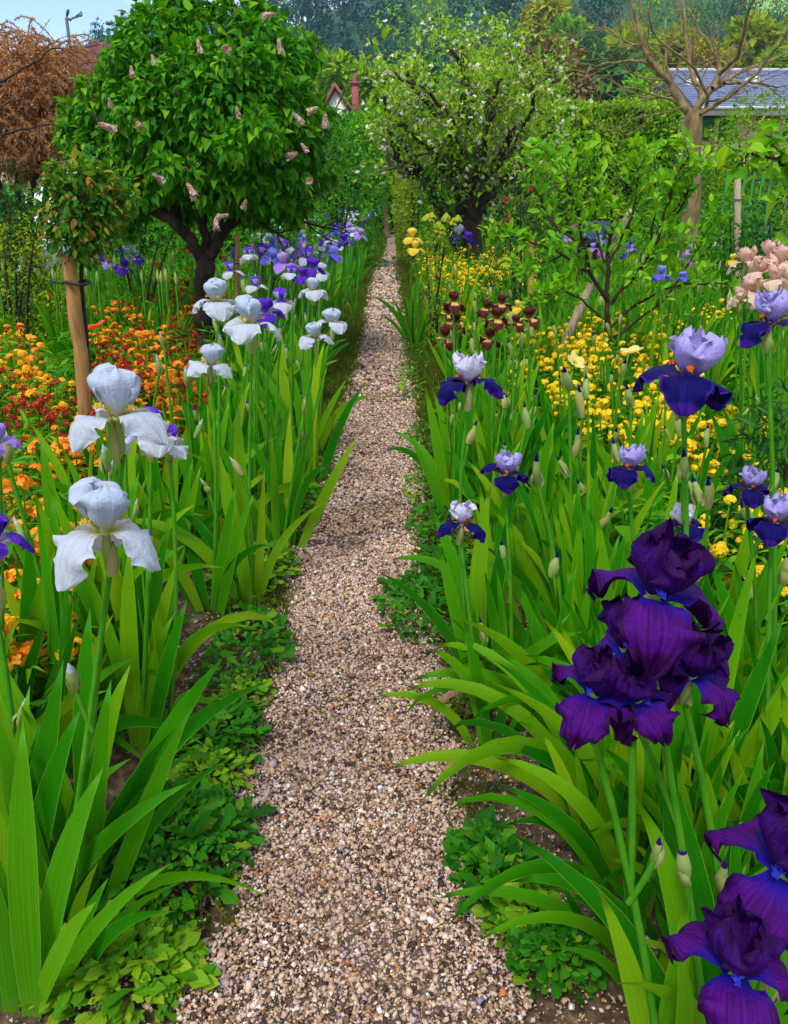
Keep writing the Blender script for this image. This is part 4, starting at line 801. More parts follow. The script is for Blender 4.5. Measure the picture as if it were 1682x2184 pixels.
# small wind pump
YW = 20; b = gbase(144, YW); top = at_y(142, 38, YW); wm = thing('garden_windmill', 'slim metal windmill with two blades and a fan-shaped ribbed tail', 'windmill', b)
V_, F_, U_, T_ = tube([(0, 0, 0), (top.x - b.x, 0, top.z * .6), (top.x - b.x, 0, top.z)], [.06, .045, .035], 7); obj('mast', mesh('mast', V_, F_, U_, T_, ['grey_metal']), wm)
mpp = (at_y(152, 40, YW) - at_y(142, 40, YW)).x / 10
def wpt(px, py, dy=0): q = at_y(px, py, YW) - b; return Vector((q.x, q.y + dy, q.z))
V_, F_, U_, T_ = tube([wpt(141, 38), wpt(152, 41), wpt(176, 33)], [.018, .016, .010], 6); obj('axle', mesh('axle', V_, F_, U_, T_, ['grey_metal']), wm)
for (p0, p1, p2) in (((143, 36), (144.5, 26), (145.5, 20)), ((144, 38), (148, 42), (151, 45))):
    c0, c1, c2 = wpt(*p0), wpt(*p1), wpt(*p2); sd_ = Vector((.018, .05, .008)); V = np.array([tuple(v) for v in (c0 - sd_ * .4, c0 + sd_ * .4, c1 + sd_, c2 + sd_ * .5, c2 - sd_ * .5, c1 - sd_)])
    V = np.vstack([V, V + np.array([.02, -.02, 0])]); Fb = tris([(0, 1, 2, 3, 4, 5), (11, 10, 9, 8, 7, 6)] + [(i, i + 6, (i + 1) % 6 + 6, (i + 1) % 6) for i in range(6)]); obj('blade', mesh('blade', V, Fb, mats=['grey_metal'], smooth=False), wm)
for k in range(4):
    V_, F_, U_, T_ = tube([wpt(153, 40 - k * 1.2 + 1), wpt(174 + (1 if k in (1, 2) else 0), 25 + k * 3.3)], [.008, .008], 5); obj('tail_rib', mesh('tail_rib', V_, F_, U_, T_, ['grey_metal']), wm)
V_, F_, U_, T_ = tube([wpt(173, 24), wpt(176, 30), wpt(174, 36)], [.012] * 3, 5); obj('tail_rim', mesh('tail_rim', V_, F_, U_, T_, ['grey_metal']), wm)
# white gable behind the standard rose
YG = 14; pk = at_y(88, 366, YG); l_ = at_y(48, 392, YG); rr_ = at_y(135, 395, YG); b = Vector((pk.x, YG, 0)); gb = thing('white_outbuilding', 'small white gabled outbuilding glimpsed beside the standard rose', 'outbuilding', b)
V = np.array([(l_.x - b.x, 0, 0), (rr_.x - b.x, 0, 0), (rr_.x - b.x, 0, rr_.z), (0, 0, pk.z), (l_.x - b.x, 0, l_.z)]); V = np.vstack([V, V + np.array([0, 3, 0])]); Fb = tris([(0, 1, 2, 3, 4), (9, 8, 7, 6, 5)] + [(i, i + 5, (i + 1) % 5 + 5, (i + 1) % 5) for i in range(5)]); obj('wall', mesh('wall', V, Fb, mats=['white_paint'], smooth=False), gb)
for (s0, s1) in ((Vector((0, 0, pk.z + .03)), Vector((l_.x - b.x - .1, 0, l_.z - .02))), (Vector((0, 0, pk.z + .03)), Vector((rr_.x - b.x + .1, 0, rr_.z - .02)))):
    V = np.array([tuple(s0 + Vector((0, -.12, 0))), tuple(s1 + Vector((0, -.12, 0))), tuple(s1 + Vector((0, 3.1, 0))), tuple(s0 + Vector((0, 3.1, 0)))]); V = np.vstack([V, V + np.array([0, 0, .07])]); obj('roof', mesh('roof', V, np.array([(0, 1, 2, 3), (7, 6, 5, 4), (0, 4, 5, 1), (1, 5, 6, 2), (2, 6, 7, 3), (3, 7, 4, 0)]), mats=['zinc'], smooth=False), gb)
# gabled house with brick chimney
YC = 42; b = gbase(735, YC); ch = thing('gabled_house', 'pale gabled house with brick-edged roof glimpsed behind the path end', 'house', b)
pk = at_y(716, 192, YC) - b; wl = at_y(690, 240, YC) - b; wr = at_y(748, 240, YC) - b
V = np.array([(wl.x, 0, 0), (wr.x, 0, 0), (wr.x, 0, wr.z), (pk.x, 0, pk.z), (wl.x, 0, wl.z)]); V = np.vstack([V, V + np.array([0, 6, 0])]); obj('wall', mesh('wall', V, Fb, mats=['plaster_pale'], smooth=False), ch)
for s1 in (wl, wr):
    e_ = Vector((s1.x, 0, s1.z)) + (Vector((s1.x, 0, s1.z)) - pk) * .3; V = np.array([(pk.x, -.25, pk.z + .1), (e_.x, -.25, e_.z + .1), (e_.x, 6.2, e_.z + .1), (pk.x, 6.2, pk.z + .1)]); V = np.vstack([V, V + np.array([0, 0, .22])]); obj('roof', mesh('roof', V, np.array([(0, 1, 2, 3), (7, 6, 5, 4), (0, 4, 5, 1), (1, 5, 6, 2), (2, 6, 7, 3), (3, 7, 4, 0)]), mats=['brick_red'], smooth=False), ch)
c0 = at_y(752, 220, YC + 1) - b; c1 = at_y(765, 182, YC + 1) - b
cm_ = box_obj('chimney', ch, c0.x, c1.x, .6, 1.4, 3.5, c1.z, 'brick_red'); box_obj('chimney_cap', cm_, c0.x - .06, c1.x + .06, .54, 1.46, c1.z, c1.z + .12, 'brick_red')
V_, F_, U_, T_ = tube([((c0.x + c1.x) / 2, 1, c1.z + .12), ((c0.x + c1.x) / 2, 1, c1.z + .32), ((c0.x + c1.x) / 2, 1, c1.z + .5)], [.13, .10, .09], 10); obj('chimney_pot', mesh('chimney_pot', V_, F_, U_, T_, ['brick_red']), cm_)
# green trellis near the pale stake
b = gbase(1560, 10.5); tl = thing('green_trellis', 'green painted trellis panel half hidden behind the right-hand shrubs', 'trellis', b); tz = at_y(1560, 368, 10.5).z
for k in range(7): box_obj('upright', tl, -.33 + k * .11, -.30 + k * .11, -.012, .012, 0, tz, 'green_paint')
for k in range(5): box_obj('rail', tl, -.36, .40, .014, .034, .25 + k * (tz - .35) / 4, .29 + k * (tz - .35) / 4, 'green_paint')

# ------------------------------------------------------------------ trees between garden and hill
def lumps(px, py, r, n=6):
    return [(px + random.uniform(-.6, .6) * r, py + random.uniform(-.5, .6) * r, r * random.uniform(.45, .7)) for _ in range(n)]
for (px, py, r, Y, mat, lab) in [
    (745, 185, 55, 55, 'hedge_leaf', 'yellow-green tree rising behind the brick chimney'), (800, 200, 50, 52, 'hedge_leaf', 'leafy tree between chimney and apple blossom'),
    (690, 200, 45, 58, 'olive_leaf', 'olive tree showing at the edge of the lilac crown'),
    (1195, 150, 48, 60, 'bronze_leaf', 'reddish-brown budding tree behind the hedge'), (1235, 185, 40, 56, 'bronze_leaf', 'grey-brown half-bare tree behind the hedge'),
    (1310, 185, 58, 58, 'forest_leaf', 'deep green tree rising behind the hedge'), (1370, 205, 36, 50, 'spring_leaf', 'bright green young tree next to the slate roof'),
    (1335, 120, 55, 70, 'olive_leaf', 'olive-bronze tree framed by the bare limbs'), (1500, 135, 36, 52, 'gold_leaf', 'golden tree just above the slate roof'), (1545, 140, 30, 53, 'gold_leaf', 'smaller golden tree over the roof ridge'),
    (1450, 110, 50, 75, 'olive_leaf', 'olive-green tree above the gable of the slate roof'), (1620, 105, 50, 75, 'olive_leaf', 'broad olive tree behind the slate roof'), (1680, 150, 45, 48, 'hedge_leaf', 'yellow-green tree at the end of the slate roof'),
    (1150, 45, 42, 100, 'gold_leaf', 'tall golden-bronze tree high behind the apple tree'), (1205, 80, 42, 95, 'spring_leaf', 'tall light green tree beside the golden-bronze one'), (1250, 110, 36, 90, 'forest_leaf', 'dark green tree below the light green one'),
    (1100, 150, 40, 75, 'bronze_leaf', 'brown budding tree behind the apple crown'), (1050, 170, 50, 65, 'olive_leaf', 'olive tree behind the apple crown'), (900, 180, 50, 65, 'forest_leaf', 'green tree behind the blossom on the path side'),
    (230, 150, 40, 60, 'forest_leaf', 'green tree standing behind the tiled roof'), (1195, 205, 20, 40, 'spring_leaf', 'small bright green shrub-like tree over the hedge'), (1130, 215, 36, 45, 'olive_leaf', 'olive tree where hedge meets the apple tree')]:
    bush('background_tree', lab, 'tree', lumps(px, py, r, 7), Y, 1500, r * .0075 * Y / 50 * 1.6, mat, px=px, depth=1.0, jy=1.5, inner=.7, wood_mat='bark_grey', stems=3)

# ------------------------------------------------------------------ wooded hill
def hill_tree(kind, seed):
    random.seed(seed); root = bpy.data.objects.new('hill_tree', None); COL.objects.link(root)
    if kind == 'pine':
        lob = [(Vector((random.gauss(0, 1.2), random.gauss(0, 1.2), 4 + k * 1.0)), random.uniform(1.3, 2.2) * (1.2 - k * .09)) for k in range(8)]; mat = 'pine_needle'
    else:
        lob = [(Vector((random.gauss(0, 1.9), random.gauss(0, 1.9), random.uniform(3.5, 9))), random.uniform(1.6, 2.6)) for k in range(9)]; mat = 'forest_leaf' if kind == 'oak' else 'spring_leaf'
    L, M, S = lobe_leaves(lob, 1100, .62, inner=.7, down=.1); V, F, U, T_ = scatter(DIAM[0], DIAM[1], M, L, S, DIAM[2])
    cr = obj('crown', mesh('crown', V, F, U, T_, [mat]), root); V, F, U, T_ = tube([(0, 0, -.6), (0.1, 0, 3), (0, .1, 7)], [.32, .24, .1], 6)
    tk = obj('trunk', mesh('trunk', V, F, U, T_, ['bark_grey']), root); KIDS[root.name] = [cr, tk]; return root
protos = {'pine': [hill_tree('pine', s) for s in (1, 2, 3)], 'oak': [hill_tree('oak', s) for s in (4, 5, 6)], 'spring': [hill_tree('spring', s) for s in (7, 8)]}
LBL = {'pine': ('dark blue-green pine in the wood covering the hillside', 'pines on the wooded hill'), 'oak': ('mid green broadleaf tree in the wood covering the hillside', 'broadleaf trees on the wooded hill'), 'spring': ('light green spring-leafed tree among the darker hillside trees', 'light green trees on the wooded hill')}
used = set(); random.seed(11); cnt = 0
rows = [96, 108, 122, 138, 154, 172, 192, 212, 234, 256]
for Yr in rows:
    step = 5.2 + Yr * .006
    xs_ = np.arange(-0.62 * Yr, 0.62 * Yr, step * (1.15 if Yr > 180 else 1.0))
    for x in xs_:
        x += random.uniform(-1.8, 1.8); y = Yr + random.uniform(-6, 6); z = float(hill_h(x, y)); px = 841 + FOC * x / (y * CP + (H - z) * SP)
        if px < 130 or px > 1760: continue
        zc = y * CP + (H - z - 8) * SP; pyt = 1092 + FOC * ((H - z - 9) * CP - y * SP) / zc
        if pyt < -60 or (1560 < px < 1760 and 10 < pyt < 52): continue
        if cnt >= 295: continue
        right = px > 1180
        kind = random.choices(['pine', 'oak', 'spring'], [.3, .45, .25] if right else [.72, .25, .03])[0]
        pr_ = random.choice(protos[kind])
        o = pr_ if pr_.name not in used else copy_tree(pr_)
        used.add(pr_.name); o.location = (x, y, z); s = random.uniform(.75, 1.15); o.scale = (s, s, s * random.uniform(.9, 1.15)); o.rotation_euler = (0, 0, random.random() * 6.28)
        tag(o, LBL[kind][0], 'tree', LBL[kind][1]); cnt += 1
f0 = [at_y(1560, 52, 215), at_y(1780, 56, 215), at_y(1780, 36, 235), at_y(1560, 40, 235)]
fx = np.linspace(at_y(1540, 50, 200).x, at_y(1800, 50, 200).x, 10); fy = np.linspace(185, 240, 8); X, Y = np.meshgrid(fx, fy); Z = hill_h(X, Y) + 1.2
obj('field', mesh('field', np.stack([X.ravel(), Y.ravel(), Z.ravel()], 1), np.array([(j * 10 + i, j * 10 + i + 1, j * 10 + i + 11, j * 10 + i + 10) for j in range(7) for i in range(9)]), mats=['field']), kind='structure')

# ------------------------------------------------------------------ iris parts
random.seed(21); rng = np.random.default_rng(21)
def sword(bend, power, side, twist, W=0.072, rows=10, th0=0.0):
    ts = np.linspace(0, 1, rows); x = z = 0.0; V = []; U = []; pt = 0
    for i, t_ in enumerate(ts):
        th = th0 + bend * t_ ** power
        if i: x += math.sin(th) * (t_ - pt); z += math.cos(th) * (t_ - pt); pt = t_
        w = W * min(1.0, .62 + .38 * t_ / .3) * (1.0 if t_ < .5 else max(0.0, 1 - ((t_ - .5) / .5) ** 2.0)) * .5
        c = np.array([x, side * t_ * t_, z]); wd = np.array([math.cos(th), 0, -math.sin(th)]); a = twist * t_
        wd = wd * math.cos(a) + np.array([0, 1, 0]) * math.sin(a); nn = np.array([0, 1, 0]) * math.cos(a) - np.array([math.cos(th), 0, -math.sin(th)]) * math.sin(a)
        for u in (-1, 0, 1): V.append(c + wd * w * u + nn * (w * .16 if u == 0 else 0)); U.append((.5 + .5 * u, t_))
    F = []
    for i in range(rows - 1):
        for j in range(2): a = i * 3 + j; F += [(a, a + 1, a + 4), (a, a + 4, a + 3)]
    return np.array(V), np.array(F), np.array(U)
SW = {'up': [sword(.12, 2, .03, .2), sword(.25, 2, -.05, -.3), sword(.05, 2, .06, .5), sword(.35, 2.5, .02, .1)], 'arch': [sword(.9, 1.8, .05, .2), sword(1.15, 2.0, -.06, .3), sword(.75, 1.6, .08, -.3)], 'droop': [sword(1.7, 1.7, .05, .2), sword(2.0, 2.2, -.05, -.2), sword(1.5, 1.4, .0, .3)]}
SWM = {k: [mesh('leaf', v, f, u, np.zeros(len(v)), ['iris_leaf']) for v, f, u in lst] for k, lst in SW.items()}
def fan_spec(n, L, phi, droop=.25, spread=1.0):
    """leaf placements of one fan: list of (class, index, matrix)"""
    out = []
    for i in range(n):
        s = ((i + .5) / n - .5) * 2 + random.gauss(0, .12); sg = 1 if s >= 0 else -1; a = abs(s)
        cl = 'up' if a < .55 else ('arch' if a < .85 or random.random() > droop else 'droop')
        if cl == 'arch' and random.random() < .35: cl = 'up'
        k = random.randrange(len(SW[cl])); Ln = L * (1.0 - .22 * a) * random.uniform(.8, 1.12)
        rz = phi + (0 if sg > 0 else math.pi) + random.gauss(0, .30)
        m4 = Matrix.Translation(Vector((math.cos(phi) * s * .035 + random.gauss(0, .008), math.sin(phi) * s * .035 + random.gauss(0, .012), -.02))) @ Matrix.Rotation(rz, 4, 'Z') @ Matrix.Rotation(R(min(a, 1.1) * 20 * spread + random.gauss(0, 4)), 4, 'Y') @ Matrix.Diagonal((Ln, Ln, Ln, 1))
        out.append((cl, k, m4))
    return out
DRY = [mesh('withered_leaf', *sword(1.3 + .3 * i, 1.5, .1, .9), np.zeros(30), ['dry_leaf']) for i in range(3)]
FRAW = []
FAR = {}
def far_add(key, V, F, mat, U=None, T_=None):
    FAR.setdefault(key, []).append((V, np.asarray(F), U if U is not None else np.full((len(V), 2), .5), T_ if T_ is not None else np.full(len(V), random.random()), mat))
def far_fan(key, p, s):
    V, F, U, T_ = FRAW[random.randrange(len(FRAW))]; a = random.random() * 6; Rz = np.array(Matrix.Rotation(a, 3, 'Z')); far_add(key, V * s @ Rz.T + np.array([p.x, p.y, 0]), F, 'iris_leaf', U, np.mod(T_ + random.random(), 1))
def far_build(key, name, label, cat):
    items = FAR[key]; mats = sorted({i[4] for i in items}); V, F, U, T_ = joinm([i[:4] for i in items]); mi = np.concatenate([np.full(len(i[1]), mats.index(i[4])) for i in items])
    tag(obj(name, mesh(name, V, F, U, T_, mats, matidx=mi), kind='stuff'), label, cat)
def joined_fan(n, L, phi):
    ms = []
    for cl, k, m4 in fan_spec(n, L, phi):
        v, f, u = SW[cl][k]; M4 = np.array(m4); ms.append((v @ M4[:3, :3].T + M4[:3, 3], f, u, np.full(len(v), random.random())))
    V, F, U, T_ = joinm(ms); me = mesh('leaves', V, F, U, T_, ['iris_leaf']); FRAW.append((V, F, U, T_)); return me
FANS = [joined_fan(random.randint(9, 12), random.uniform(.58, .75), random.uniform(-.9, .9)) for _ in range(9)]

def standard(nu, nv, seed, style):
    r_ = np.random.default_rng(seed); ph = r_.random(6) * 6.28
    u, v = np.meshgrid(np.linspace(-1, 1, nu), np.linspace(0, 1, nv)); 
    hgt = {'classic': .088, 'open': .085, 'heavy': .092}[style]; amp = {'classic': .0055, 'open': .0085, 'heavy': .011}[style]; topr = {'classic': .003, 'open': .032, 'heavy': .028}[style]
    bw = {'classic': .050, 'open': .042, 'heavy': .046}[style]
    rc = .008 + bw * np.sin(np.pi * np.clip(v, 0, 1) * .5) ** .8 * (1 - .0 * v); rc = rc * (1 - v ** 4) + v ** 4 * topr
    w = (.012 + .046 * np.clip(v / .45, 0, 1) ** .8) * np.sqrt(np.clip(1 - (np.clip(v - .5, 0, 1) / .53) ** 2.6, .03, 1))
    Rr = np.maximum(rc, .034); th = u * w / Rr
    ruf = amp * ((.6 * np.sin(u * 4.1 + ph[0]) + .6 * np.sin(u * 9.7 + ph[5])) * v + np.sin(v * 11 + ph[1] + u * 2) * np.abs(u) ** 1.5 * 1.2 + .5 * np.sin(u * 13 + ph[2]) * v * v) * np.clip(v * 1.6, 0, 1)
    rho = rc * (1 - .10 * u * u) + ruf
    z = hgt * (np.sin(v * 1.5) if style == 'classic' else v ** .9) * (1 - .16 * (u * u) * v) + amp * .8 * np.sin(u * 9 + ph[3]) * v ** 2 + r_.normal(0, amp * .10, u.shape) * v + amp * .45 * np.sin(u * 23 + ph[4]) * v ** 6
    rho = rho + amp * .6 * np.sin(v * 27 + ph[2]) * np.abs(u) ** 4 * v
    return grid(np.stack([rho * np.cos(th), rho * np.sin(th), z], -1), u, v)
def fall(nu, nv, seed, style):
    r_ = np.random.default_rng(seed); ph = r_.random(6) * 6.28
    u, v = np.meshgrid(np.linspace(-1, 1, nu), 1 - (1 - np.linspace(0, 1, nv)) ** 1.6)
    amp = {'classic': .0055, 'open': .0065, 'heavy': .0115}[style]
    P = {'classic': [(.006, -.004), (.042, .022), (.088, .020), (.098, -.046)], 'open': [(.006, -.004), (.038, .018), (.092, .010), (.094, -.045)], 'heavy': [(.006, -.004), (.042, .020), (.092, .010), (.088, -.060)]}[style]
    P = [(a + r_.normal(0, .004) * (i > 1), b + r_.normal(0, .009) * (i > 1)) for i, (a, b) in enumerate(P)]
    B = [(1 - v) ** 3, 3 * v * (1 - v) ** 2, 3 * v * v * (1 - v), v ** 3]; rr = sum(b * p[0] for b, p in zip(B, P)); zz = sum(b * p[1] for b, p in zip(B, P))
    s = np.clip(v / .50, 0, 1); w = .015 + .034 * (s * s * (3 - 2 * s)); w = w * (1.14 if style == 'classic' else 1.0) * np.sqrt(np.clip(1 - (np.clip(v - .50, 0, 1) / .502) ** 2.2, .004, 1))
    dr = np.gradient(rr, axis=0); dz = np.gradient(zz, axis=0); ln = np.sqrt(dr * dr + dz * dz) + 1e-9; nr, nz = -dz / ln, dr / ln
    ruf = amp * (np.sin(v * 14 + ph[0]) * u * np.abs(u) + .9 * np.sin(v * 22 + ph[1] + u) * np.abs(u) ** 3 + .5 * np.sin(v * 37 + ph[4]) * np.abs(u) ** 5 + .7 * np.sin(u * 7 + ph[2]) * v ** 3 + .5 * np.sin(u * 17 + ph[3]) * v ** 6) * np.clip(v * 2, 0, 1) - .42 * w * u * u * np.clip(v * 1.5 - .2, 0, 1) * (1 if style != 'heavy' else .6)
    curl = w * (1 + .04 * np.sin(v * 15 + ph[3]))
    X = rr + nr * ruf; Zz = zz + nz * ruf; Yy = u * curl + .006 * np.sin(v * 3 + ph[4]) * v
    return grid(np.stack([X, Yy, Zz], -1), u, v)
def stylearm(seed):
    u, v = np.meshgrid(np.linspace(-1, 1, 5), np.linspace(0, 1, 5)); rr = .006 + .030 * v; z = .004 + .022 * v - .004 * u * u + .010 * v ** 3
    return grid(np.stack([rr, u * (.006 + .012 * v), z + .004 * np.sin(u * 6 + seed) * v], -1), u, v)
def grid(P, u, v):
    nv, nu = u.shape; i, j = np.meshgrid(np.arange(nu - 1), np.arange(nv - 1)); a = (j * nu + i).ravel()
    return P.reshape(-1, 3), np.stack([a, a + 1, a + nu + 1, a + nu], 1), np.stack([(u.ravel() + 1) / 2, v.ravel()], 1)
def beard_geo():
    n = 70; t_ = rng.random(n); P = np.stack([.012 + .030 * t_, rng.normal(0, .0022, n), .006 + .013 * np.sin(t_ * 2.2) + .003], 1)
    D = unit(np.stack([.3 * rng.normal(size=n), .6 * rng.normal(size=n), np.ones(n)], 1)); T_ = BLADE[0] * np.array([5, 1, 1])
    return scatter(T_, BLADE[1], orient(D, rdir(n)), P, np.full(n, .010), BLADE[2])
BRD = beard_geo()
VAR = {'white': ('white_standard', 'white_fall', 'beard_yellow', 'classic'), 'purple': ('purple_standard', 'purple_fall', 'beard_blue', 'heavy'), 'bicolor': ('lilac_standard', 'navy_fall', 'beard_orange', 'open'), 'palebi': ('pale_lilac_standard', 'navy_fall', 'beard_orange', 'open'), 'maroon': ('maroon_standard', 'maroon_fall', 'beard_yellow', 'classic/heavy'), 'violet': ('violet_standard', 'violet_fall', 'beard_white', 'classic'), 'plicata': ('plicata_standard', 'plicata_fall', 'beard_white', 'classic'), 'pink': ('pink_standard', 'pink_fall', 'beard_orange', 'heavy/heavy'), 'yellow': ('yellow_standard', 'yellow_fall', 'beard_yellow', 'classic'), 'blue': ('blue_standard', 'blue_fall', 'beard_white', 'classic'), 'mauve': ('mauve_standard', 'mauve_fall', 'beard_white', 'classic'), 'navy': ('violet_standard', 'navy_fall', 'beard_blue', 'heavy')}
CACHE = {}; RAW = {}
def petal_meshes(var, lod):
    k = (var, lod)
    if k in CACHE: return CACHE[k]
    ms, mf, mb, st = VAR[var]; st, sf = (st.split('/') * 2)[:2]; nu, nv = ((19, 21) if lod == 0 else (8, 9)); nvar = 8 if lod == 0 else 4
    S_ = [mesh('standard', *standard(nu, nv, 10 * i + len(st), st), mats=[ms]) for i in range(nvar)]; F_ = [mesh('fall', *fall(nu, nv, 7 * i + 3, sf), mats=[mf]) for i in range(nvar)]
    B_ = mesh('beard', BRD[0], BRD[1], BRD[2], BRD[3], [mb]); A_ = mesh('style_arm', *stylearm(1), mats=[ms])
    CACHE[k] = (S_, F_, B_, A_); return CACHE[k]
def ovary():
    prof = [(-.075, .005), (-.060, .0085), (-.040, .0105), (-.022, .008), (-.008, .0065), (.004, .012)]
    V, F, U, T_ = tube([(0, 0, z) for z, r in prof], [r for z, r in prof], 8); return V, F, U, T_
OV = ovary(); OVM = mesh('flower', *OV[:3], OV[3], ['bract_green'])
def spathe_geo(L=.055, r=.013, seed=0, open_=.5):
    u, v = np.meshgrid(np.linspace(-1, 1, 7), np.linspace(0, 1, 7)); th = u * (2.2 - 1.0 * v * open_); rr = r * (.45 + .9 * np.sin(np.pi * (.12 + .72 * v))) * (1 + .10 * np.sin(u * 7 + seed + v * 5))
    z = L * v * (1 - .28 * u * u * v); return grid(np.stack([rr * np.cos(th), rr * np.sin(th), z], -1), u, v)
SPM = [mesh('bract', *spathe_geo(seed=i, L=.05 + .012 * i), mats=['bract_paper' if i % 2 else 'bract_green']) for i in range(4)]
def bud_mesh(mat, fat=1.0):
    prof = [(0, .005), (.012, .010), (.03, .0125), (.045, .011), (.060, .0075), (.075, .0030), (.082, .0008)]
    V, F, U, T_ = tube([(0.002 * math.sin(z * 60), 0, z) for z, r in prof], [r * fat for z, r in prof], 8); mi = [0 if V[f].mean(0)[2] < .056 else 1 for f in F]
    return mesh('bud', V, F, np.stack([np.full(len(V), .5), np.clip(V[:, 2] / .08, 0, 1) * .4 + .4], 1), T_, ['bract_green', mat], matidx=mi)
def bud_of(var):
    if ('bud', var) not in CACHE: CACHE[('bud', var)] = [bud_mesh(VAR[var][0 if var != 'bicolor' and var != 'palebi' else 1], f) for f in (.85, 1.0, 1.2)]
    return CACHE[('bud', var)]
def low_flower(var, sub=0):
    k = ('low', var, sub)
    if k in CACHE: return CACHE[k]
    ms, mf, mb, st = VAR[var]; st = (st.split('/') * 2)[:2]; parts = []; mi = []
    for i in range(3):
        for j, fn in enumerate((standard, fall)):
            v, f, u = fn(4, 5, i * 5 + sub * 17 + j, st[j]); a = i * 2.0944 + j * 1.047; Rz = np.array(Matrix.Rotation(a, 3, 'Z')); parts.append((v @ Rz.T, f, u, np.zeros(len(v)))); mi += [j] * len(f)
    V, F, U, T_ = joinm(parts); CACHE[k] = mesh('flower', V, F, U, T_, [ms, mf], matidx=mi); RAW[k] = (V, tris(F), np.repeat(mi, 2)); return CACHE[k]
def add_flower(plant, pos, var, scale, yaw, tilt=(0, 0), lod=0):
    m4 = Matrix.Translation(pos) @ Euler((tilt[0], tilt[1], yaw)).to_matrix().to_4x4() @ Matrix.Scale(scale, 4)
    if lod == 2: return obj('flower', low_flower(var, random.randrange(3)), plant, mat=m4)
    S_, F_, B_, A_ = petal_meshes(var, lod); fl = obj('flower', OVM, plant, mat=m4)
    for i in range(3):
        o = obj('standard', random.choice(S_), fl); o.rotation_euler = (random.gauss(0, .06), random.gauss(.0, .08), i * 2.0944 + 1.047 + random.gauss(0, .08)); q = random.uniform(.93, 1.07); o.scale = (q, q, q)
        o = obj('fall', random.choice(F_), fl); o.rotation_euler = (random.gauss(0, .07), random.gauss(0, .12), i * 2.0944 + random.gauss(0, .10)); q = random.uniform(.94, 1.08); o.scale = (q, q, q); az_ = o.rotation_euler[2]
        if lod == 0:
            o = obj('beard', B_, fl); o.rotation_euler = (0, 0, az_); o = obj('style_arm', A_, fl); o.rotation_euler = (0, -.25, az_)
    if lod < 2:
        o = obj('bract', random.choice(SPM), fl, (0, 0, -.085)); o.rotation_euler = (0, 0, random.random() * 6)
    return fl
def add_stem(plant, top, r=.0065, nodes=1, lod=0, base=Vector((0, 0, -.02)), bow=.04):
    mid = (top + base) / 2 + Vector((random.gauss(0, bow), random.gauss(0, bow * .5), 0)); pts = bez(base, mid, top, 7 if lod < 2 else 4)
    V, F, U, T_ = tube(pts, np.linspace(r * 1.25, r * .85, len(pts)), 6 if lod == 0 else 4, False); o = obj('stem', mesh('stem', V, F, U, T_, ['stem_green']), plant); return [Vector(p) for p in pts]
def add_bud(plant, pos, var, s=1.0, tilt=None, lod=0):
    o = obj('bud', random.choice(bud_of(var)), plant, pos); o.rotation_euler = tilt or (random.gauss(0, .2), random.gauss(0, .2), random.random() * 6); o.scale = (s, s, s * random.uniform(.9, 1.25))
    if lod == 0: c = obj('bract', random.choice(SPM), o, (0, 0, -.010)); c.rotation_euler = (0, 0, random.random() * 6); c.scale = (.95, .95, .9)
    return o
def add_leaves(plant, n, L, phi, lod, droop=.25, spread=1.0):
    if lod < 2:
        for cl, k, m4 in fan_spec(n, L, phi, droop, spread): obj('leaf', SWM[cl][k], plant, mat=m4)
        if lod == 0 and random.random() < .5: obj('withered_leaf', random.choice(DRY), plant, mat=Matrix.Rotation(random.random() * 6, 4, 'Z') @ Matrix.Rotation(R(random.uniform(30, 65)), 4, 'Y') @ Matrix.Diagonal((L * .5, L * .4, L * .5, 1)))
    else:
        o = obj('leaves', random.choice(FANS), plant); s = L / .66; o.scale = (s, s, s); o.rotation_euler = (0, 0, random.gauss(0, .5))
VL = {'white': 'white bearded iris', 'purple': 'dark purple ruffled iris', 'bicolor': 'iris with lilac standards and navy falls', 'palebi': 'iris with very pale lilac standards and navy falls', 'maroon': 'maroon and cream bearded iris', 'violet': 'deep violet bearded iris', 'plicata': 'white iris edged in violet', 'pink': 'peach-pink bearded iris', 'yellow': 'clear yellow bearded iris', 'blue': 'bright blue iris', 'mauve': 'mauve bearded iris', 'navy': 'blackish purple bearded iris'}
HERO = []
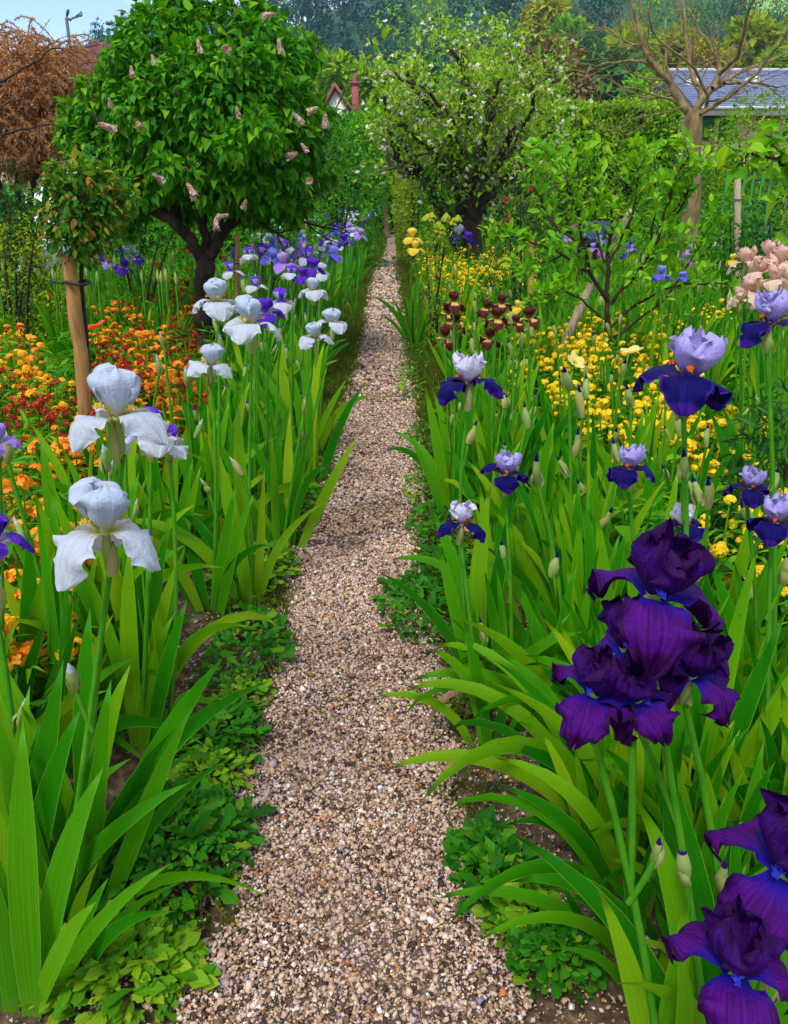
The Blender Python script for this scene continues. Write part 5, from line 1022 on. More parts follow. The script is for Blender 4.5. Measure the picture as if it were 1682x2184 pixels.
def iris(px, py, z, wpx, var, label, group=None, yaw=None, tilt=(0, 0), lod=0, nl=6, dx=0, buds=1, L=None, size=None, low_bud=True, lean=0.0, sh=None, extra=()):
    """flowering iris whose bloom stands at a pixel at camera depth z; its stem rises from the bed below"""
    Fp_ = at(px, py, z); b = gbase(px + dx, Fp_.y + lean); b.z = .0; t_ = thing('iris_plant', label, 'iris', b, group)
    tc_ = math.atan2(-Fp_.y, -Fp_.x)
    if yaw is not None: yaw = tc_ + yaw
    if sh: HERO.append((b.x, b.y, sh))
    top = Fp_ - b; s = size or wpx * z / FOC / .175; lod_ = lod
    pts = add_stem(t_, top + Vector((0, 0, -.07 * s)), .0055 if lod < 2 else .007, lod=lod, bow=.03)
    add_flower(t_, top, var, s, random.random() * 6 if yaw is None else yaw, tilt, lod)
    for (ex, ey, ez, ew, eyaw, etilt) in extra:      # further blooms on side branches of the same stem
        Pe = at(ex, ey, ez); te = Pe - b; q = pts[4]; V, F, U, T_ = tube(bez(q, (q + te) / 2 + Vector((0, 0, -.02)), te - Vector((0, 0, .06)), 6), [.005] * 6, 6, False); obj('side_branch', mesh('side_branch', V, F, U, T_, ['stem_green']), t_)
        add_flower(t_, te, var, ew * ez / FOC / .175, math.atan2(-Pe.y, -Pe.x) + eyaw, etilt, lod)
    for k in range(buds):
        q = pts[-2] if len(pts) < 6 else pts[random.choice((3, 4, 5))]; off = Vector((random.choice((-1, 1)) * random.uniform(.012, .022), random.uniform(-.015, .008), .045)); 
        if lod < 2:
            V, F, U, T_ = tube([q - Vector((0, 0, .03)), q + off * .7, q + off + Vector((0, 0, .02))], [.005, .005, .0045], 5, False); obj('side_branch', mesh('side_branch', V, F, U, T_, ['stem_green']), t_)
        add_bud(t_, q + off + Vector((0, 0, .015)), var, random.uniform(.8, 1.1) * max(s * .8, .7), lod=lod)
    if nl: add_leaves(t_, nl, L or min(max(top.z * .72, .4), .75), random.gauss(0, .5), lod)
    return t_

# ---- blooms traced one by one: near border on the orange-flower side
iris(225, 1130, 1.20, 215, 'white', 'large pale white iris, lowest bloom beside the orange wallflowers', yaw=1.05, tilt=(-.05, .0), nl=8, dx=-110, buds=1, sh='lowest large white iris')
iris(252, 893, 1.32, 205, 'white', 'large pale white iris standing tallest above the orange wallflowers', yaw=0.95, tilt=(-.10, .05), nl=8, dx=-80, buds=1, sh='tallest large white iris')
iris(318, 930, 1.75, 120, 'plicata', 'white iris with violet markings tucked behind the tall white iris', yaw=0.2, nl=6, dx=-20, sh='violet-marked white iris')
iris(360, 950, 1.80, 85, 'plicata', 'small white and violet iris facing the path behind the white irises', yaw=0.6, nl=5, dx=-10, buds=0)
iris(-8, 945, 1.55, 90, 'mauve', 'pale mauve iris leaning in behind the orange wallflowers', yaw=1.6, nl=5, buds=0)
iris(-10, 1155, 1.45, 120, 'violet', 'deep violet iris leaning in beside the lowest orange wallflowers', yaw=1.6, nl=5, buds=0, sh='leaning violet iris')
iris(463, 645, 2.75, 95, 'white', 'white iris with broad spread falls beside the dark lilac trunk', yaw=0.1, nl=6, sh='white iris by the lilac trunk')
iris(535, 695, 2.45, 120, 'white', 'white iris overlapping a violet bloom in the path-side row', yaw=-0.3, nl=6, sh='white iris overlapping a violet bloom')
iris(450, 780, 2.45, 90, 'white', 'white iris seen from behind two crossing bud stems', yaw=3.14, nl=6, tilt=(.1, 0), sh='white iris behind two bud stems')
iris(709, 692, 2.95, 66, 'white', 'white iris leaning furthest out over the mossy verge', yaw=0.4, nl=5, dx=-90, sh='white iris leaning over the verge')
iris(672, 722, 2.95, 66, 'white', 'white iris just below the one leaning over the verge', yaw=-0.8, nl=5, dx=-70)
iris(668, 622, 3.7, 58, 'white', 'creamy white iris with narrow hanging falls below the violet pair', yaw=0, nl=5, lod=1, sh='creamy white iris')
iris(568, 668, 3.0, 66, 'violet', 'rounded deep violet iris behind the white blooms', yaw=0, nl=5, lod=1, sh='rounded violet iris')
iris(600, 645, 3.3, 58, 'plicata', 'violet-rimmed white iris beside the rounded violet bloom', yaw=0.2, nl=5, lod=1)
iris(545, 612, 3.5, 46, 'plicata', 'violet and white iris in front of a dark red tulip', nl=5, lod=1)
iris(548, 652, 3.2, 30, 'violet', 'small violet bloom glimpsed above the overlapping white iris', nl=4, lod=1)
iris(622, 588, 4.0, 44, 'plicata', 'white-fringed violet iris left of the violet pair along the path', nl=5, lod=1)
iris(645, 592, 4.0, 42, 'violet', 'violet iris in front of the tall violet bloom', nl=5, lod=1)
iris(668, 574, 4.1, 46, 'violet', 'tall violet iris overlooking the creamy white bloom', nl=5, lod=1)
iris(530, 547, 4.6, 38, 'plicata', 'violet iris with white falls next to a thin brown stake', nl=5, lod=1)
# ---- blooms on the yellow-flower side
iris(1470, 806, 1.34, 195, 'bicolor', 'largest lilac and navy iris, set against yellow wallflowers', yaw=0.12, tilt=(-.04, .0), nl=7, dx=-15, sh='largest lilac and navy iris')
iris(1000, 816, 1.95, 128, 'palebi', 'pale lilac and navy iris beside the mossy verge below the maroon irises', yaw=-0.9, nl=7, dx=30, sh='pale lilac iris by the verge')
iris(1080, 1012, 1.95, 100, 'bicolor', 'ruffled lilac and navy iris over the arching path-side leaves', yaw=0.05, nl=7, dx=10, sh='ruffled lilac and navy iris')
iris(985, 1118, 1.85, 96, 'palebi', 'lowest pale lilac and navy iris hanging over the path-side weeds', yaw=-1.0, tilt=(0, -.1), nl=6, dx=60, sh='lowest pale lilac iris')
iris(1345, 1000, 1.75, 105, 'bicolor', 'lilac and navy iris in mid border in front of yellow wallflowers', yaw=-0.3, nl=6, dx=10, sh='mid-border lilac and navy iris')
iris(1600, 1042, 1.85, 92, 'bicolor', 'small lilac and navy iris beside the dark leafy perennial', yaw=0.1, nl=6, sh='lilac iris by the dark perennial')
iris(1655, 1115, 1.45, 118, 'bicolor', 'lilac and navy iris with one broad navy fall beside the pale buds', yaw=-0.2, nl=6, sh='lilac iris with a broad navy fall')
iris(1458, 1120, 1.50, 90, 'palebi', 'lilac and navy iris half hidden behind the dark purple blooms', yaw=0.6, nl=5)
iris(1645, 690, 1.60, 130, 'bicolor', 'tall lilac and navy iris below the peach-pink irises', yaw=-0.5, nl=5, sh='tall lilac iris by the pink group')
iris(1395, 1268, .93, 290, 'purple', 'largest dark purple iris, top bloom of the near group', yaw=0.1, tilt=(-.15, .05), nl=7, dx=130, buds=1, sh='largest dark purple iris', extra=[(1335, 1385, 1.0, 200, -.1, (.1, -.1))])
iris(1268, 1480, .95, 200, 'purple', 'dark purple iris hanging nearest the arching leaves', yaw=-0.3, tilt=(-.05, -.12), nl=5, dx=150, buds=1, sh='hanging dark purple iris', extra=[(1362, 1492, .94, 175, .6, (.2, .1))])
iris(1475, 1440, 1.02, 200, 'purple', 'blue-shadowed purple iris behind the bare flower stem', yaw=1.2, tilt=(.05, .15), nl=5, dx=90, buds=1)
iris(1672, 1860, .80, 300, 'purple', 'broad dark purple iris with a second blue-purple bloom hanging below it', yaw=-0.1, tilt=(-.1, -.05), nl=5, dx=120, buds=0, sh='broad dark purple iris', extra=[(1572, 2070, .74, 270, .1, (.05, 0))])
for (px, py, w) in [(968, 645, 48), (958, 672, 46), (972, 690, 46), (950, 722, 52), (1040, 662, 46), (1070, 650, 44), (1060, 682, 50), (1128, 680, 48), (1045, 725, 46), (1100, 690, 36)]:
    iris(px, py, random.uniform(3.2, 3.5), w, 'maroon', 'maroon and cream iris in the group beside the grassy verge', 'maroon irises by the verge', lod=1, nl=5, yaw=random.gauss(0, .5))
PK = 'peach-pink iris in the crowded pink group beyond the lilac and navy irises'
for (px, py, w) in [(1592, 562, 50), (1640, 548, 52), (1668, 560, 52), (1600, 625, 52), (1655, 600, 50), (1672, 645, 50), (1625, 580, 46), (1690, 590, 50), (1580, 640, 40), (1650, 660, 42)]:
    iris(px, py, random.uniform(2.9, 3.4), w * 1.3, 'pink', PK, 'peach-pink irises', lod=1, nl=5)
for (px, py, z, w, var, lab) in [(880, 508, 7.6, 42, 'yellow', 'yellow iris by the verge, upper bloom of the pair'), (886, 532, 7.2, 38, 'yellow', 'yellow iris by the verge, lower bloom of the pair'), (978, 503, 6.9, 46, 'bicolor', 'lilac and navy iris at the foot of the apple trunk'), (1000, 512, 7.0, 34, 'navy', 'dark violet iris beside the apple trunk bloom'), (1562, 555, 3.5, 26, 'yellow', 'small yellow iris beside the peach-pink group'), (1104, 655, 3.6, 28, 'yellow', 'small yellow bloom among the maroon irises'), (1410, 586, 4.6, 38, 'blue', 'pale blue iris under the horizontal branch, larger of two'), (1456, 592, 4.7, 26, 'blue', 'smaller deep blue iris beside the pale blue one'), (1248, 508, 6.8, 22, 'palebi', 'pale pink-lilac and violet iris in front of the stooping gardener'), (1345, 524, 6.0, 20, 'violet', 'violet-blue iris behind the leaning prop'), (1332, 548, 5.6, 20, 'blue', 'blue iris showing through the young fruit tree')]:
    iris(px, py, z, w, var, lab, lod=1 if z < 6 else 2, nl=5, buds=0)

# ---- drifts of irises, look-alikes told apart only by place
def drift(n, var_w, x0, x1, y0, y1, h, label_of, group_of, spread=None, lod=2, wid=.15):
    for i in range(n):
        var = random.choices([v for v, w in var_w], [w for v, w in var_w])[0]; px = random.uniform(x0, x1); py = random.uniform(y0, y1)
        if spread: px, py = spread(i / n)
        hh = random.uniform(*h); p = at_h(px, py, hh)
        if p.y < 0 or p.y > 45: continue
        if p.y > 12:
            low_flower(var, i % 3); V, F, mi = RAW[('low', var, i % 3)]; s = wid / .175 * random.uniform(.9, 1.25); a = random.random() * 6; Vw = V * s @ np.array(Matrix.Rotation(a, 3, 'Z')).T + np.array(tuple(p))
            for j in (0, 1): far_add('far', Vw, F[mi == j], VAR[var][j], None, None)
            V, F, U, T_ = tube([(p.x, p.y, 0), (p.x, p.y, p.z * .5), tuple(p)], [.012] * 3, 4, False); far_add('far', V, F, 'stem_green'); far_fan('far', p, random.uniform(.8, 1.0)); continue
        b = Vector((p.x + random.gauss(-.16 if -1.4 < p.x < 0 else 0, .04), p.y + random.gauss(0, .04), 0)); t_ = thing('iris_plant', label_of(var), 'iris', b, group_of(var))
        add_stem(t_, p - b, .007 + .0004 * p.y, lod=2); add_flower(t_, p - b, var, wid / .175 * random.uniform(.85, 1.2), random.random() * 6, (random.gauss(0, .15), random.gauss(0, .15)), 2)
        add_leaves(t_, 8, random.uniform(.5, .68), 0, 2)
def sp1(s):
    # the drift narrows along the path towards its far end
    Yd = 6.2 + 32 * s ** 1.9; x = -0.12 - .40 - abs(random.gauss(0, .36)) * (1 + .03 * Yd); hh = .95; z = Yd * CP + (H - hh) * SP
    return 841 + FOC * x / z, 1092 + FOC * ((H - random.uniform(.8, 1.05)) * CP - Yd * SP) / z
drift(100, [('violet', 3), ('plicata', 5), ('white', 1.6), ('blue', 2.2), ('mauve', 1.6)], 0, 0, 0, 0, (.80, 1.0), lambda v: VL[v] + ' in the long drift beside the far path', lambda v: v + ' irises in the far path drift', sp1)
drift(13, [('mauve', 3), ('violet', 2)], 175, 300, 520, 575, (.75, .85), lambda v: VL[v] + ' in the bed behind the standard rose', lambda v: v + ' irises behind the standard rose')
drift(4, [('white', 1)], 35, 100, 540, 580, (.75, .85), lambda v: VL[v] + ' in front of the olive shrub', lambda v: 'white irises by the olive shrub')
drift(12, [('violet', 2), ('mauve', 2)], 860, 1060, 440, 475, (.8, .95), lambda v: VL[v] + ' below the golden shrub and apple tree', lambda v: v + ' irises below the golden shrub')
drift(26, [('navy', 4), ('violet', 1)], 1490, 1610, 436, 475, (.75, .9), lambda v: VL[v] + ' in the dark drift before the green trellis', lambda v: v + ' irises before the trellis')
drift(26, [('mauve', 4), ('pink', 2), ('blue', 1), ('white', 1)], 1400, 1690, 430, 560, (.6, .85), lambda v: VL[v] + ' scattered in the bed beyond the young fruit tree', lambda v: v + ' irises beyond the young fruit tree')
drift(12, [('mauve', 3), ('white', 1), ('blue', 1)], 1180, 1400, 445, 540, (.6, .85), lambda v: VL[v] + ' seen through the young fruit tree', lambda v: v + ' irises behind the young fruit tree')

# ---- iris clumps in leaf and bud that line both borders
def clump(x, y, n, L, phi, label, group, lod, var=None, nbuds=0, droop=.25, spread=1.0, tiltx=0.0):
    if 'border' in label:
        nm = min(HERO, key=lambda h: (h[0] - x) ** 2 + (h[1] - y) ** 2)[2]; far_ = 'beyond' if y > 4.2 else 'next to'
        label = ('iris fan in bud ' if nbuds else 'leafy iris fan without flowers ') + far_ + ' the ' + nm; group = label
    t_ = thing('iris_plant', label, 'iris', (x, y, 0), group, rot=(0, tiltx, 0)); add_leaves(t_, n, L, phi, lod, droop, spread)
    for k in range(nbuds):
        top = Vector((random.gauss(0, .05), random.gauss(0, .04), L * random.uniform(.95, 1.35))); pts = add_stem(t_, top, .006, lod=1)
        add_bud(t_, top - Vector((0, 0, .01)), var, random.uniform(.8, 1.15), lod=0 if y < 3 else 1)
        if lod < 2 and random.random() < .8:
            q = pts[4]; add_bud(t_, q + Vector((random.choice((-1, 1)) * .014, -.006, 0)), var, random.uniform(.7, .95), (random.gauss(0, .15), random.choice((-1, 1)) * .35, 0), lod=0 if y < 3 else 1)
    return t_
LA = ('iris fan in bud along the orange wallflower border', 'irises in bud by the orange border'); LB_ = ('leafy iris fan without flowers along the orange wallflower border', 'iris fans by the orange border')
RA = ('iris fan in bud along the yellow wallflower border', 'irises in bud by the yellow border'); RB = ('leafy iris fan without flowers along the yellow wallflower border', 'iris fans by the yellow border')
for i in range(34):
    y = 1.05 + 2.4 * (i / 34) + random.uniform(-.05, .05); x = float(edgeL(y)) - .34 - .42 * random.random() ** .9 - (.08 if y < 1.5 else 0)
    nb = 1 if random.random() < .45 else 0; lab = LA if nb else LB_; clump(x, y, random.randint(6, 8), random.uniform(.56, .76), random.gauss(0, .6), *lab, 0, 'white', nb, tiltx=random.gauss(.10, .06), droop=.3)
for i in range(40):
    y = 3.4 + 3.6 * (i / 40) + random.uniform(-.05, .05); x = float(edgeL(y)) - .38 - .45 * random.random(); nb = 1 if random.random() < .45 else 0; lab = LA if nb else LB_
    clump(x, y, random.randint(6, 8), random.uniform(.50, .66), random.gauss(0, .7), *lab, 1, random.choice(('white', 'violet')), nb, tiltx=random.gauss(.10, .06))
for i in range(52):
    y = 1.02 + 2.4 * (i / 52) + random.uniform(-.05, .05); x = float(edgeR(y)) + .28 + .80 * random.random() ** 1.1 + (.12 if y < 1.4 else 0); nb = 1 if random.random() < .40 else 0; lab = RA if nb else RB
    clump(x, y, random.randint(6, 8), random.uniform(.50, .66), random.gauss(0, .6), *lab, 0, 'bicolor', nb, tiltx=random.gauss(-.10, .06), droop=.4)
for i in range(48):
    y = 3.4 + 3.6 * (i / 48) + random.uniform(-.05, .05); x = float(edgeR(y)) + .30 + 1.0 * random.random() ** 1.2; nb = 1 if random.random() < .55 else 0; lab = RA if nb else RB
    clump(x, y, random.randint(5, 7), random.uniform(.50, .64), random.gauss(0, .7), *lab, 1, random.choice(('bicolor', 'maroon')), nb, tiltx=random.gauss(-.08, .06))
# arching leaf fans that lean out over the path edge
for (px, py, L, phi) in [(1235, 1760, .52, 2.9), (1225, 1690, .56, 3.1), (1190, 1590, .55, 3.0), (1170, 1510, .55, 3.2), (1160, 1440, .52, 3.0), (1290, 1900, .5, 3.1), (1330, 2060, .45, 3.0)]:
    b = at_h(px, py); t_ = thing('iris_plant', 'low iris fan whose leaves arch out over the gravel path edge', 'iris', b, 'iris fans arching over the path'); 
    for k in range(6):
        cl = 'droop' if k < 2 else ('arch' if k < 4 else 'up'); kk = random.randrange(3); Ln = L * random.uniform(.85, 1.15)
        obj('leaf', SWM[cl][kk], t_, mat=Matrix.Translation(Vector((k * .014, random.gauss(0, .02), -.02))) @ Matrix.Rotation(math.pi + random.gauss(0, .35), 4, 'Z') @ Matrix.Rotation(R(30 - k * 7 + random.gauss(0, 4)), 4, 'Y') @ Matrix.Diagonal((Ln, Ln, Ln, 1)))
for (px, py, L, k0) in [(130, 2120, .42, 0), (60, 2150, .62, 1), (30, 2000, .68, 2), (190, 1960, .55, 3)]:
    b = at_h(px, py); clump(b.x, b.y, 8, L, .1, ('stout low iris fan rising from the pale toothed weed mat', 'broad iris fan just behind the pale toothed weed mat', 'tall iris fan between pale weed mat and orange wallflowers', 'stout iris fan beside the largest dark weed mound')[k0], 'stout iris fans by the weeds', 0, 'white', 0, tiltx=.12)
for i in range(46):
    y = 7 + 30 * (i / 46) ** 1.5; x = float(edgeL(y)) - .48 - .5 * random.random(); far_fan('far', Vector((x, y, 0)), random.uniform(.6, .85))
for i in range(46):
    y = 7 + 30 * (i / 46) ** 1.5; x = float(edgeR(y)) + .50 + 1.2 * random.random(); far_fan('far', Vector((x, y, 0)), random.uniform(.55, .8))
for i in range(52):
    p = at_h(random.uniform(-20, 430), random.uniform(545, 690), .5)
    if p.y > 4.6: far_fan('far', p, random.uniform(.8, 1.05)); V, F, U, T_ = tube([(p.x, p.y, 0), (p.x + .02, p.y, .45), (p.x + .03, p.y, .80)], [.007] * 3, 4, False); far_add('far', V, F, 'stem_green'); V, F, U, T_ = tube([(p.x + .03, p.y, .79), (p.x + .03, p.y, .83), (p.x + .032, p.y, .88)], [.008, .014, .002], 6); far_add('far', V, F, 'bract_green'); continue
    clump(p.x, p.y, 8, random.uniform(.5, .7), 0, 'iris in bud filling the bed around the standard rose', 'irises around the standard rose', 2, 'white', random.choice((0, 1, 1)))
for i in range(55):
    p = at_h(random.uniform(1330, 1720), random.uniform(560, 740), .5)
    if p.y > 4.6: far_fan('far', p, random.uniform(.8, 1.05)); V, F, U, T_ = tube([(p.x, p.y, 0), (p.x + .02, p.y, .4), (p.x + .03, p.y, .74)], [.007] * 3, 4, False); far_add('far', V, F, 'stem_green'); V, F, U, T_ = tube([(p.x + .03, p.y, .73), (p.x + .03, p.y, .77), (p.x + .032, p.y, .82)], [.008, .014, .002], 6); far_add('far', V, F, 'bract_green'); continue
    clump(p.x, p.y, 8, random.uniform(.5, .68), 0, 'iris in bud filling the bed under the long horizontal branch', 'irises under the horizontal branch', 2, 'blue', random.choice((0, 1)))

for (px, py, L) in [(1330, 2120, .40), (1260, 2020, .38), (1400, 2010, .45), (1210, 1830, .40), (1340, 1850, .45), (1300, 1700, .5), (1260, 1600, .52), (1480, 2150, .42), (1420, 1900, .5), (1480, 1960, .52), (1560, 1850, .55), (1640, 1760, .6), (1400, 1780, .5), (1520, 1740, .55), (1360, 1980, .42), (1450, 2100, .42), (1600, 1950, .5), (1500, 1620, .58), (1660, 1600, .6), (1420, 1650, .5)]:
    b = at_h(px + 60, py); clump(b.x, b.y, 7, L, random.gauss(0, .4), 'iris fan standing around the dark purple blooms', 'iris fans around the dark purple blooms', 0, 'purple', 0, tiltx=random.gauss(-.05, .08))
far_build('far', 'far_iris_beds', 'massed irises and sword leaves in the far beds and along the far verges', 'irises')

# ------------------------------------------------------------------ wallflowers, tulips, poppies, alliums
random.seed(33); rng = np.random.default_rng(33)
def cluster_mesh(mat, n=24, rad=.030):
    d = rdir(n, .9); P = d * rad * rng.uniform(.75, 1.05, (n, 1)) * np.array([1, 1, .75]); ms = []
    x = unit(np.cross(d, np.array([.31, .2, .9]))); y = np.cross(d, x)
    for k in range(4):
        a = k * math.pi / 2 + rng.random(n) * .3; ms.append(scatter(PET[0], PET[1], orient(x * np.cos(a)[:, None] + y * np.sin(a)[:, None], d), P, np.full(n, .0115), PET[2]))
    V, F, U, T_ = joinm(ms); return mesh('flower_cluster', V, F, U, T_, [mat])
def wall_foliage(h, n):
    ms = []; tops = []
    for k in range(n):
        a = random.random() * 6.28; r_ = random.uniform(.02, .15); top = Vector((math.cos(a) * r_, math.sin(a) * r_, h * random.uniform(.6, 1.08))); tops.append(top); st = bez((0, 0, -.02), (top.x * .7, top.y * .7, h * .5), top, 5); ms.append(tube(st, [.0035] * 5, 4, False))
        m = 13; tt = rng.uniform(.12, .92, m); P = np.array([st[0]]) * 0 + np.array([np.array(st[min(int(q * 4), 3)]) * (1 - (q * 4) % 1) + np.array(st[min(int(q * 4) + 1, 4)]) * ((q * 4) % 1) for q in tt])
        D = unit(np.stack([rng.normal(size=m), rng.normal(size=m), .5 + .3 * rng.random(m)], 1)); ms.append(scatter(LANCE[0], LANCE[1], orient(D, unit(rng.normal(size=(m, 3)) * .3 + np.array([0, 0, 1]))), P, rng.uniform(.05, .085, m), LANCE[2]))
    V, F, U, T_ = joinm(ms); return mesh('foliage', V, F, U, T_, ['herb_leaf']), tops
WF = [wall_foliage(random.uniform(.36, .50), random.randint(6, 10)) for _ in range(6)]
CL = {c: [cluster_mesh(c, random.randint(16, 24), random.uniform(.018, .028)) for _ in range(4)] for c in ('wall_orange', 'wall_red', 'wall_yellow', 'wall_amber')}
WL = {'wall_orange': 'orange', 'wall_red': 'dark red', 'wall_yellow': 'yellow', 'wall_amber': 'amber yellow'}
def wallflower(p, mats, where, s=1.0, dense=1.0):
    mat = random.choice(mats); me, tops = random.choice(WF); t_ = thing('wallflower_plant', WL[mat] + ' wallflower ' + where, 'wallflower', p, WL[mat] + ' wallflowers ' + where, rot=(0, 0, random.random() * 6)); t_.scale = (s, s, s)
    obj('foliage', me, t_)
    for tp in tops:
        if random.random() > dense: continue
        o = obj('flower_cluster', random.choice(CL[mat]), t_, tp); q = random.uniform(.55, 1.4); o.scale = (q, q * random.uniform(.8, 1.1), q * random.uniform(.6, 1.1)); o.rotation_euler = (random.gauss(0, .3), random.gauss(0, .3), random.random() * 6)
        if random.random() < .45: o = obj('flower_cluster', random.choice(CL[mat]), t_, tp + Vector((random.gauss(0, .012), random.gauss(0, .012), -.045))); o.scale = (q * .75,) * 3
def beds(lst, where, h=(.36, .46), k=.62):
    for (x0, x1, y0, y1, n, mats) in lst:
        for _ in range(max(2, int(n * k))):
            p = at_h(random.uniform(x0, x1), random.uniform(y0, y1), random.uniform(*h))
            if p.y < .95 or p.y > 16: continue
            if edgeL(p.y) - .48 < p.x < edgeR(p.y) + .40: continue
            wallflower(Vector((p.x, p.y, 0)), mats, where, random.uniform(.9, 1.15) * (1 + .02 * max(p.y - 6, 0)))
O, RD, YE, AM = 'wall_orange', 'wall_red', 'wall_yellow', 'wall_amber'
beds([(190, 330, 680, 760, 22, [O, O, RD]), (230, 400, 640, 720, 22, [RD, RD, O]), (340, 420, 720, 830, 14, [O, O, RD]), (300, 380, 770, 900, 10, [O, O, RD]), (360, 420, 590, 660, 14, [RD, O]), (430, 480, 590, 660, 12, [RD, O]), (200, 320, 740, 800, 12, [RD, O])], 'between lilac trunk and path-side irises', (.42, .54), .95)
beds([(90, 170, 830, 1000, 14, [O, O, AM]), (10, 130, 1060, 1200, 12, [O, O, AM]), (0, 60, 1180, 1340, 8, [O, AM]), (40, 110, 840, 920, 8, [RD]), (180, 230, 900, 980, 6, [O, RD])], 'beside the two large white irises', (.40, .50), .95)
beds([(0, 110, 720, 830, 14, [AM, AM, O, RD]), (0, 60, 700, 900, 8, [RD, AM])], 'at the foot of the standard rose', (.42, .52), 1.0)
beds([(640, 690, 500, 570, 10, [O, RD])], 'behind the violet irises by the path', (.4, .5))
beds([(1000, 1140, 520, 600, 46, [YE]), (1060, 1160, 490, 560, 24, [YE]), (950, 1060, 540, 600, 18, [YE]), (885, 990, 520, 620, 34, [YE]), (930, 1000, 600, 680, 10, [YE])], 'below the apple tree', (.40, .55), 1.0)
beds([(1100, 1320, 670, 800, 46, [YE]), (1210, 1420, 680, 780, 40, [YE]), (1400, 1560, 660, 740, 16, [YE]), (1180, 1300, 780, 880, 18, [YE]), (1330, 1480, 760, 920, 30, [YE]), (1290, 1400, 870, 960, 10, [YE])], 'behind the lilac and navy irises')
beds([(1490, 1600, 860, 980, 12, [YE]), (1620, 1690, 1020, 1090, 6, [YE]), (1540, 1690, 1120, 1240, 6, [YE]), (1400, 1500, 900, 960, 8, [YE])], 'among the near lilac and navy irises')

def cup_mesh(name, mat, r, h, n, open_=.2, nu=5, nv=6):
    parts = []
    for i in range(n):
        u, v = np.meshgrid(np.linspace(-1, 1, nu), np.linspace(0, 1, nv)); th = u * (3.6 / n) * np.sin(np.pi * (.15 + .72 * v)) ; rr = r * (np.sin(np.pi * (.06 + .55 * v)) + open_ * v * v) * (1 - .06 * (i % 2)); z = h * v * (1 - .15 * u * u * v)
        P, F, U = grid(np.stack([rr * np.cos(th), rr * np.sin(th), z], -1), u, v); Rz = np.array(Matrix.Rotation(i * 6.283 / n, 3, 'Z')); parts.append((P @ Rz.T, F, U, np.zeros(len(P))))
    V, F, U, T_ = joinm(parts); return mesh(name, V, F, U, T_, [mat])
TU = {m: cup_mesh('bloom', m, .032, .065, 6, .05) for m in ('tulip_red', 'tulip_dark')}
PO = {m: cup_mesh('bloom', m, .040, .030, 5, 1.0) for m in ('poppy_orange', 'poppy_red', 'narcissus_yellow')}
def single(name, cat, px, py, h, me, label, s=1.0, tilt=(0, 0), leaf='up', group=None):
    p = at_h(px, py, h); b = Vector((p.x + random.gauss(0, .02), p.y, 0)); t_ = thing(name, label, cat, b, group); top = p - b; add_stem(t_, top, .004, lod=1, bow=.02)
    o = obj('bloom', me, t_, top - Vector((0, 0, .004))); o.scale = (s, s, s); o.rotation_euler = (tilt[0], tilt[1], random.random() * 6)
    for k in range(3):
        cl = random.choice(('up', 'arch')); Ln = h * random.uniform(.45, .65); obj('leaf', SWM[cl][k % 3], t_, mat=Matrix.Rotation(k * 2.1 + random.random(), 4, 'Z') @ Matrix.Rotation(R(18), 4, 'Y') @ Matrix.Diagonal((Ln, Ln, Ln, 1)))
single('tulip', 'tulip', 339, 572, .62, TU['tulip_red'], 'large open scarlet tulip before the lilac trunk', 1.35)
for px, py, m, lab in [(400, 580, 'tulip_red', 'smaller red tulip close to the lilac trunk'), (478, 552, 'tulip_red', 'red tulip beside the thin brown stake'), (372, 610, 'tulip_dark', 'dark red tulip low before the lilac trunk'), (565, 608, 'tulip_dark', 'dark red tulip behind the violet and white iris'), (400, 610, 'tulip_dark', 'dark red tulip touching the lilac trunk')]: single('tulip', 'tulip', px, py, .58, TU[m], lab)
for _ in range(14): single('tulip', 'tulip', random.uniform(320, 690), random.uniform(515, 555), .55, TU[random.choice(('tulip_red', 'tulip_red', 'tulip_dark'))], 'red tulip in the bed behind the lilac trunk', 1.0, group='tulips behind the lilac trunk')
single('poppy', 'poppy', 205, 700, .55, PO['poppy_red'], 'bright orange-red poppy beside the round stake', 1.15, (.3, 0)); single('poppy', 'poppy', 106, 634, .55, PO['poppy_orange'], 'single orange poppy on the far side of the round stake', 1.0, (.3, 0))
single('poppy', 'poppy', 48, 1280, .38, PO['poppy_orange'], 'orange bloom low down, upper one beside the stout iris fan', .5, (.6, 0)); single('poppy', 'poppy', 75, 1325, .36, PO['narcissus_yellow'], 'amber bloom low down beside the stout iris fan', .6, (.6, 0))
single('daffodil', 'daffodil', 1348, 752, .5, PO['narcissus_yellow'], 'single round yellow bloom among the yellow wallflowers', 1.0, (.2, 0)); single('daffodil', 'daffodil', 1226, 772, .5, PO['narcissus_yellow'], 'pale yellow starry bloom among the iris buds', .8, (.7, 0))
def ball_mesh(mat, r, n, fl):
    d = rdir(n); x = unit(np.cross(d, np.array([.3, .2, .9]))); y = np.cross(d, x); ms = []
    for k in range(3): a = k * 2.1; ms.append(scatter(PET[0], PET[1], orient(x * math.cos(a) + y * math.sin(a), d), d * r * rng.uniform(.85, 1.0, (n, 1)), np.full(n, fl), PET[2]))
    V, F, U, T_ = joinm(ms); return mesh('bloom', V, F, U, T_, [mat])
AB = ball_mesh('allium_floret', .055, 90, .018); MG = ball_mesh('magenta_floret', .045, 40, .022)
for px, py, lab in [(1470, 464, 'round purple allium, upper one beside the bare trunk'), (1464, 487, 'round purple allium, lower one beside the bare trunk'), (1535, 490, 'largest round purple allium in the bed before the trellis'), (1598, 452, 'round purple allium below the dark iris drift')]: single('allium', 'allium', px, py, .85, AB, lab, 1.0)
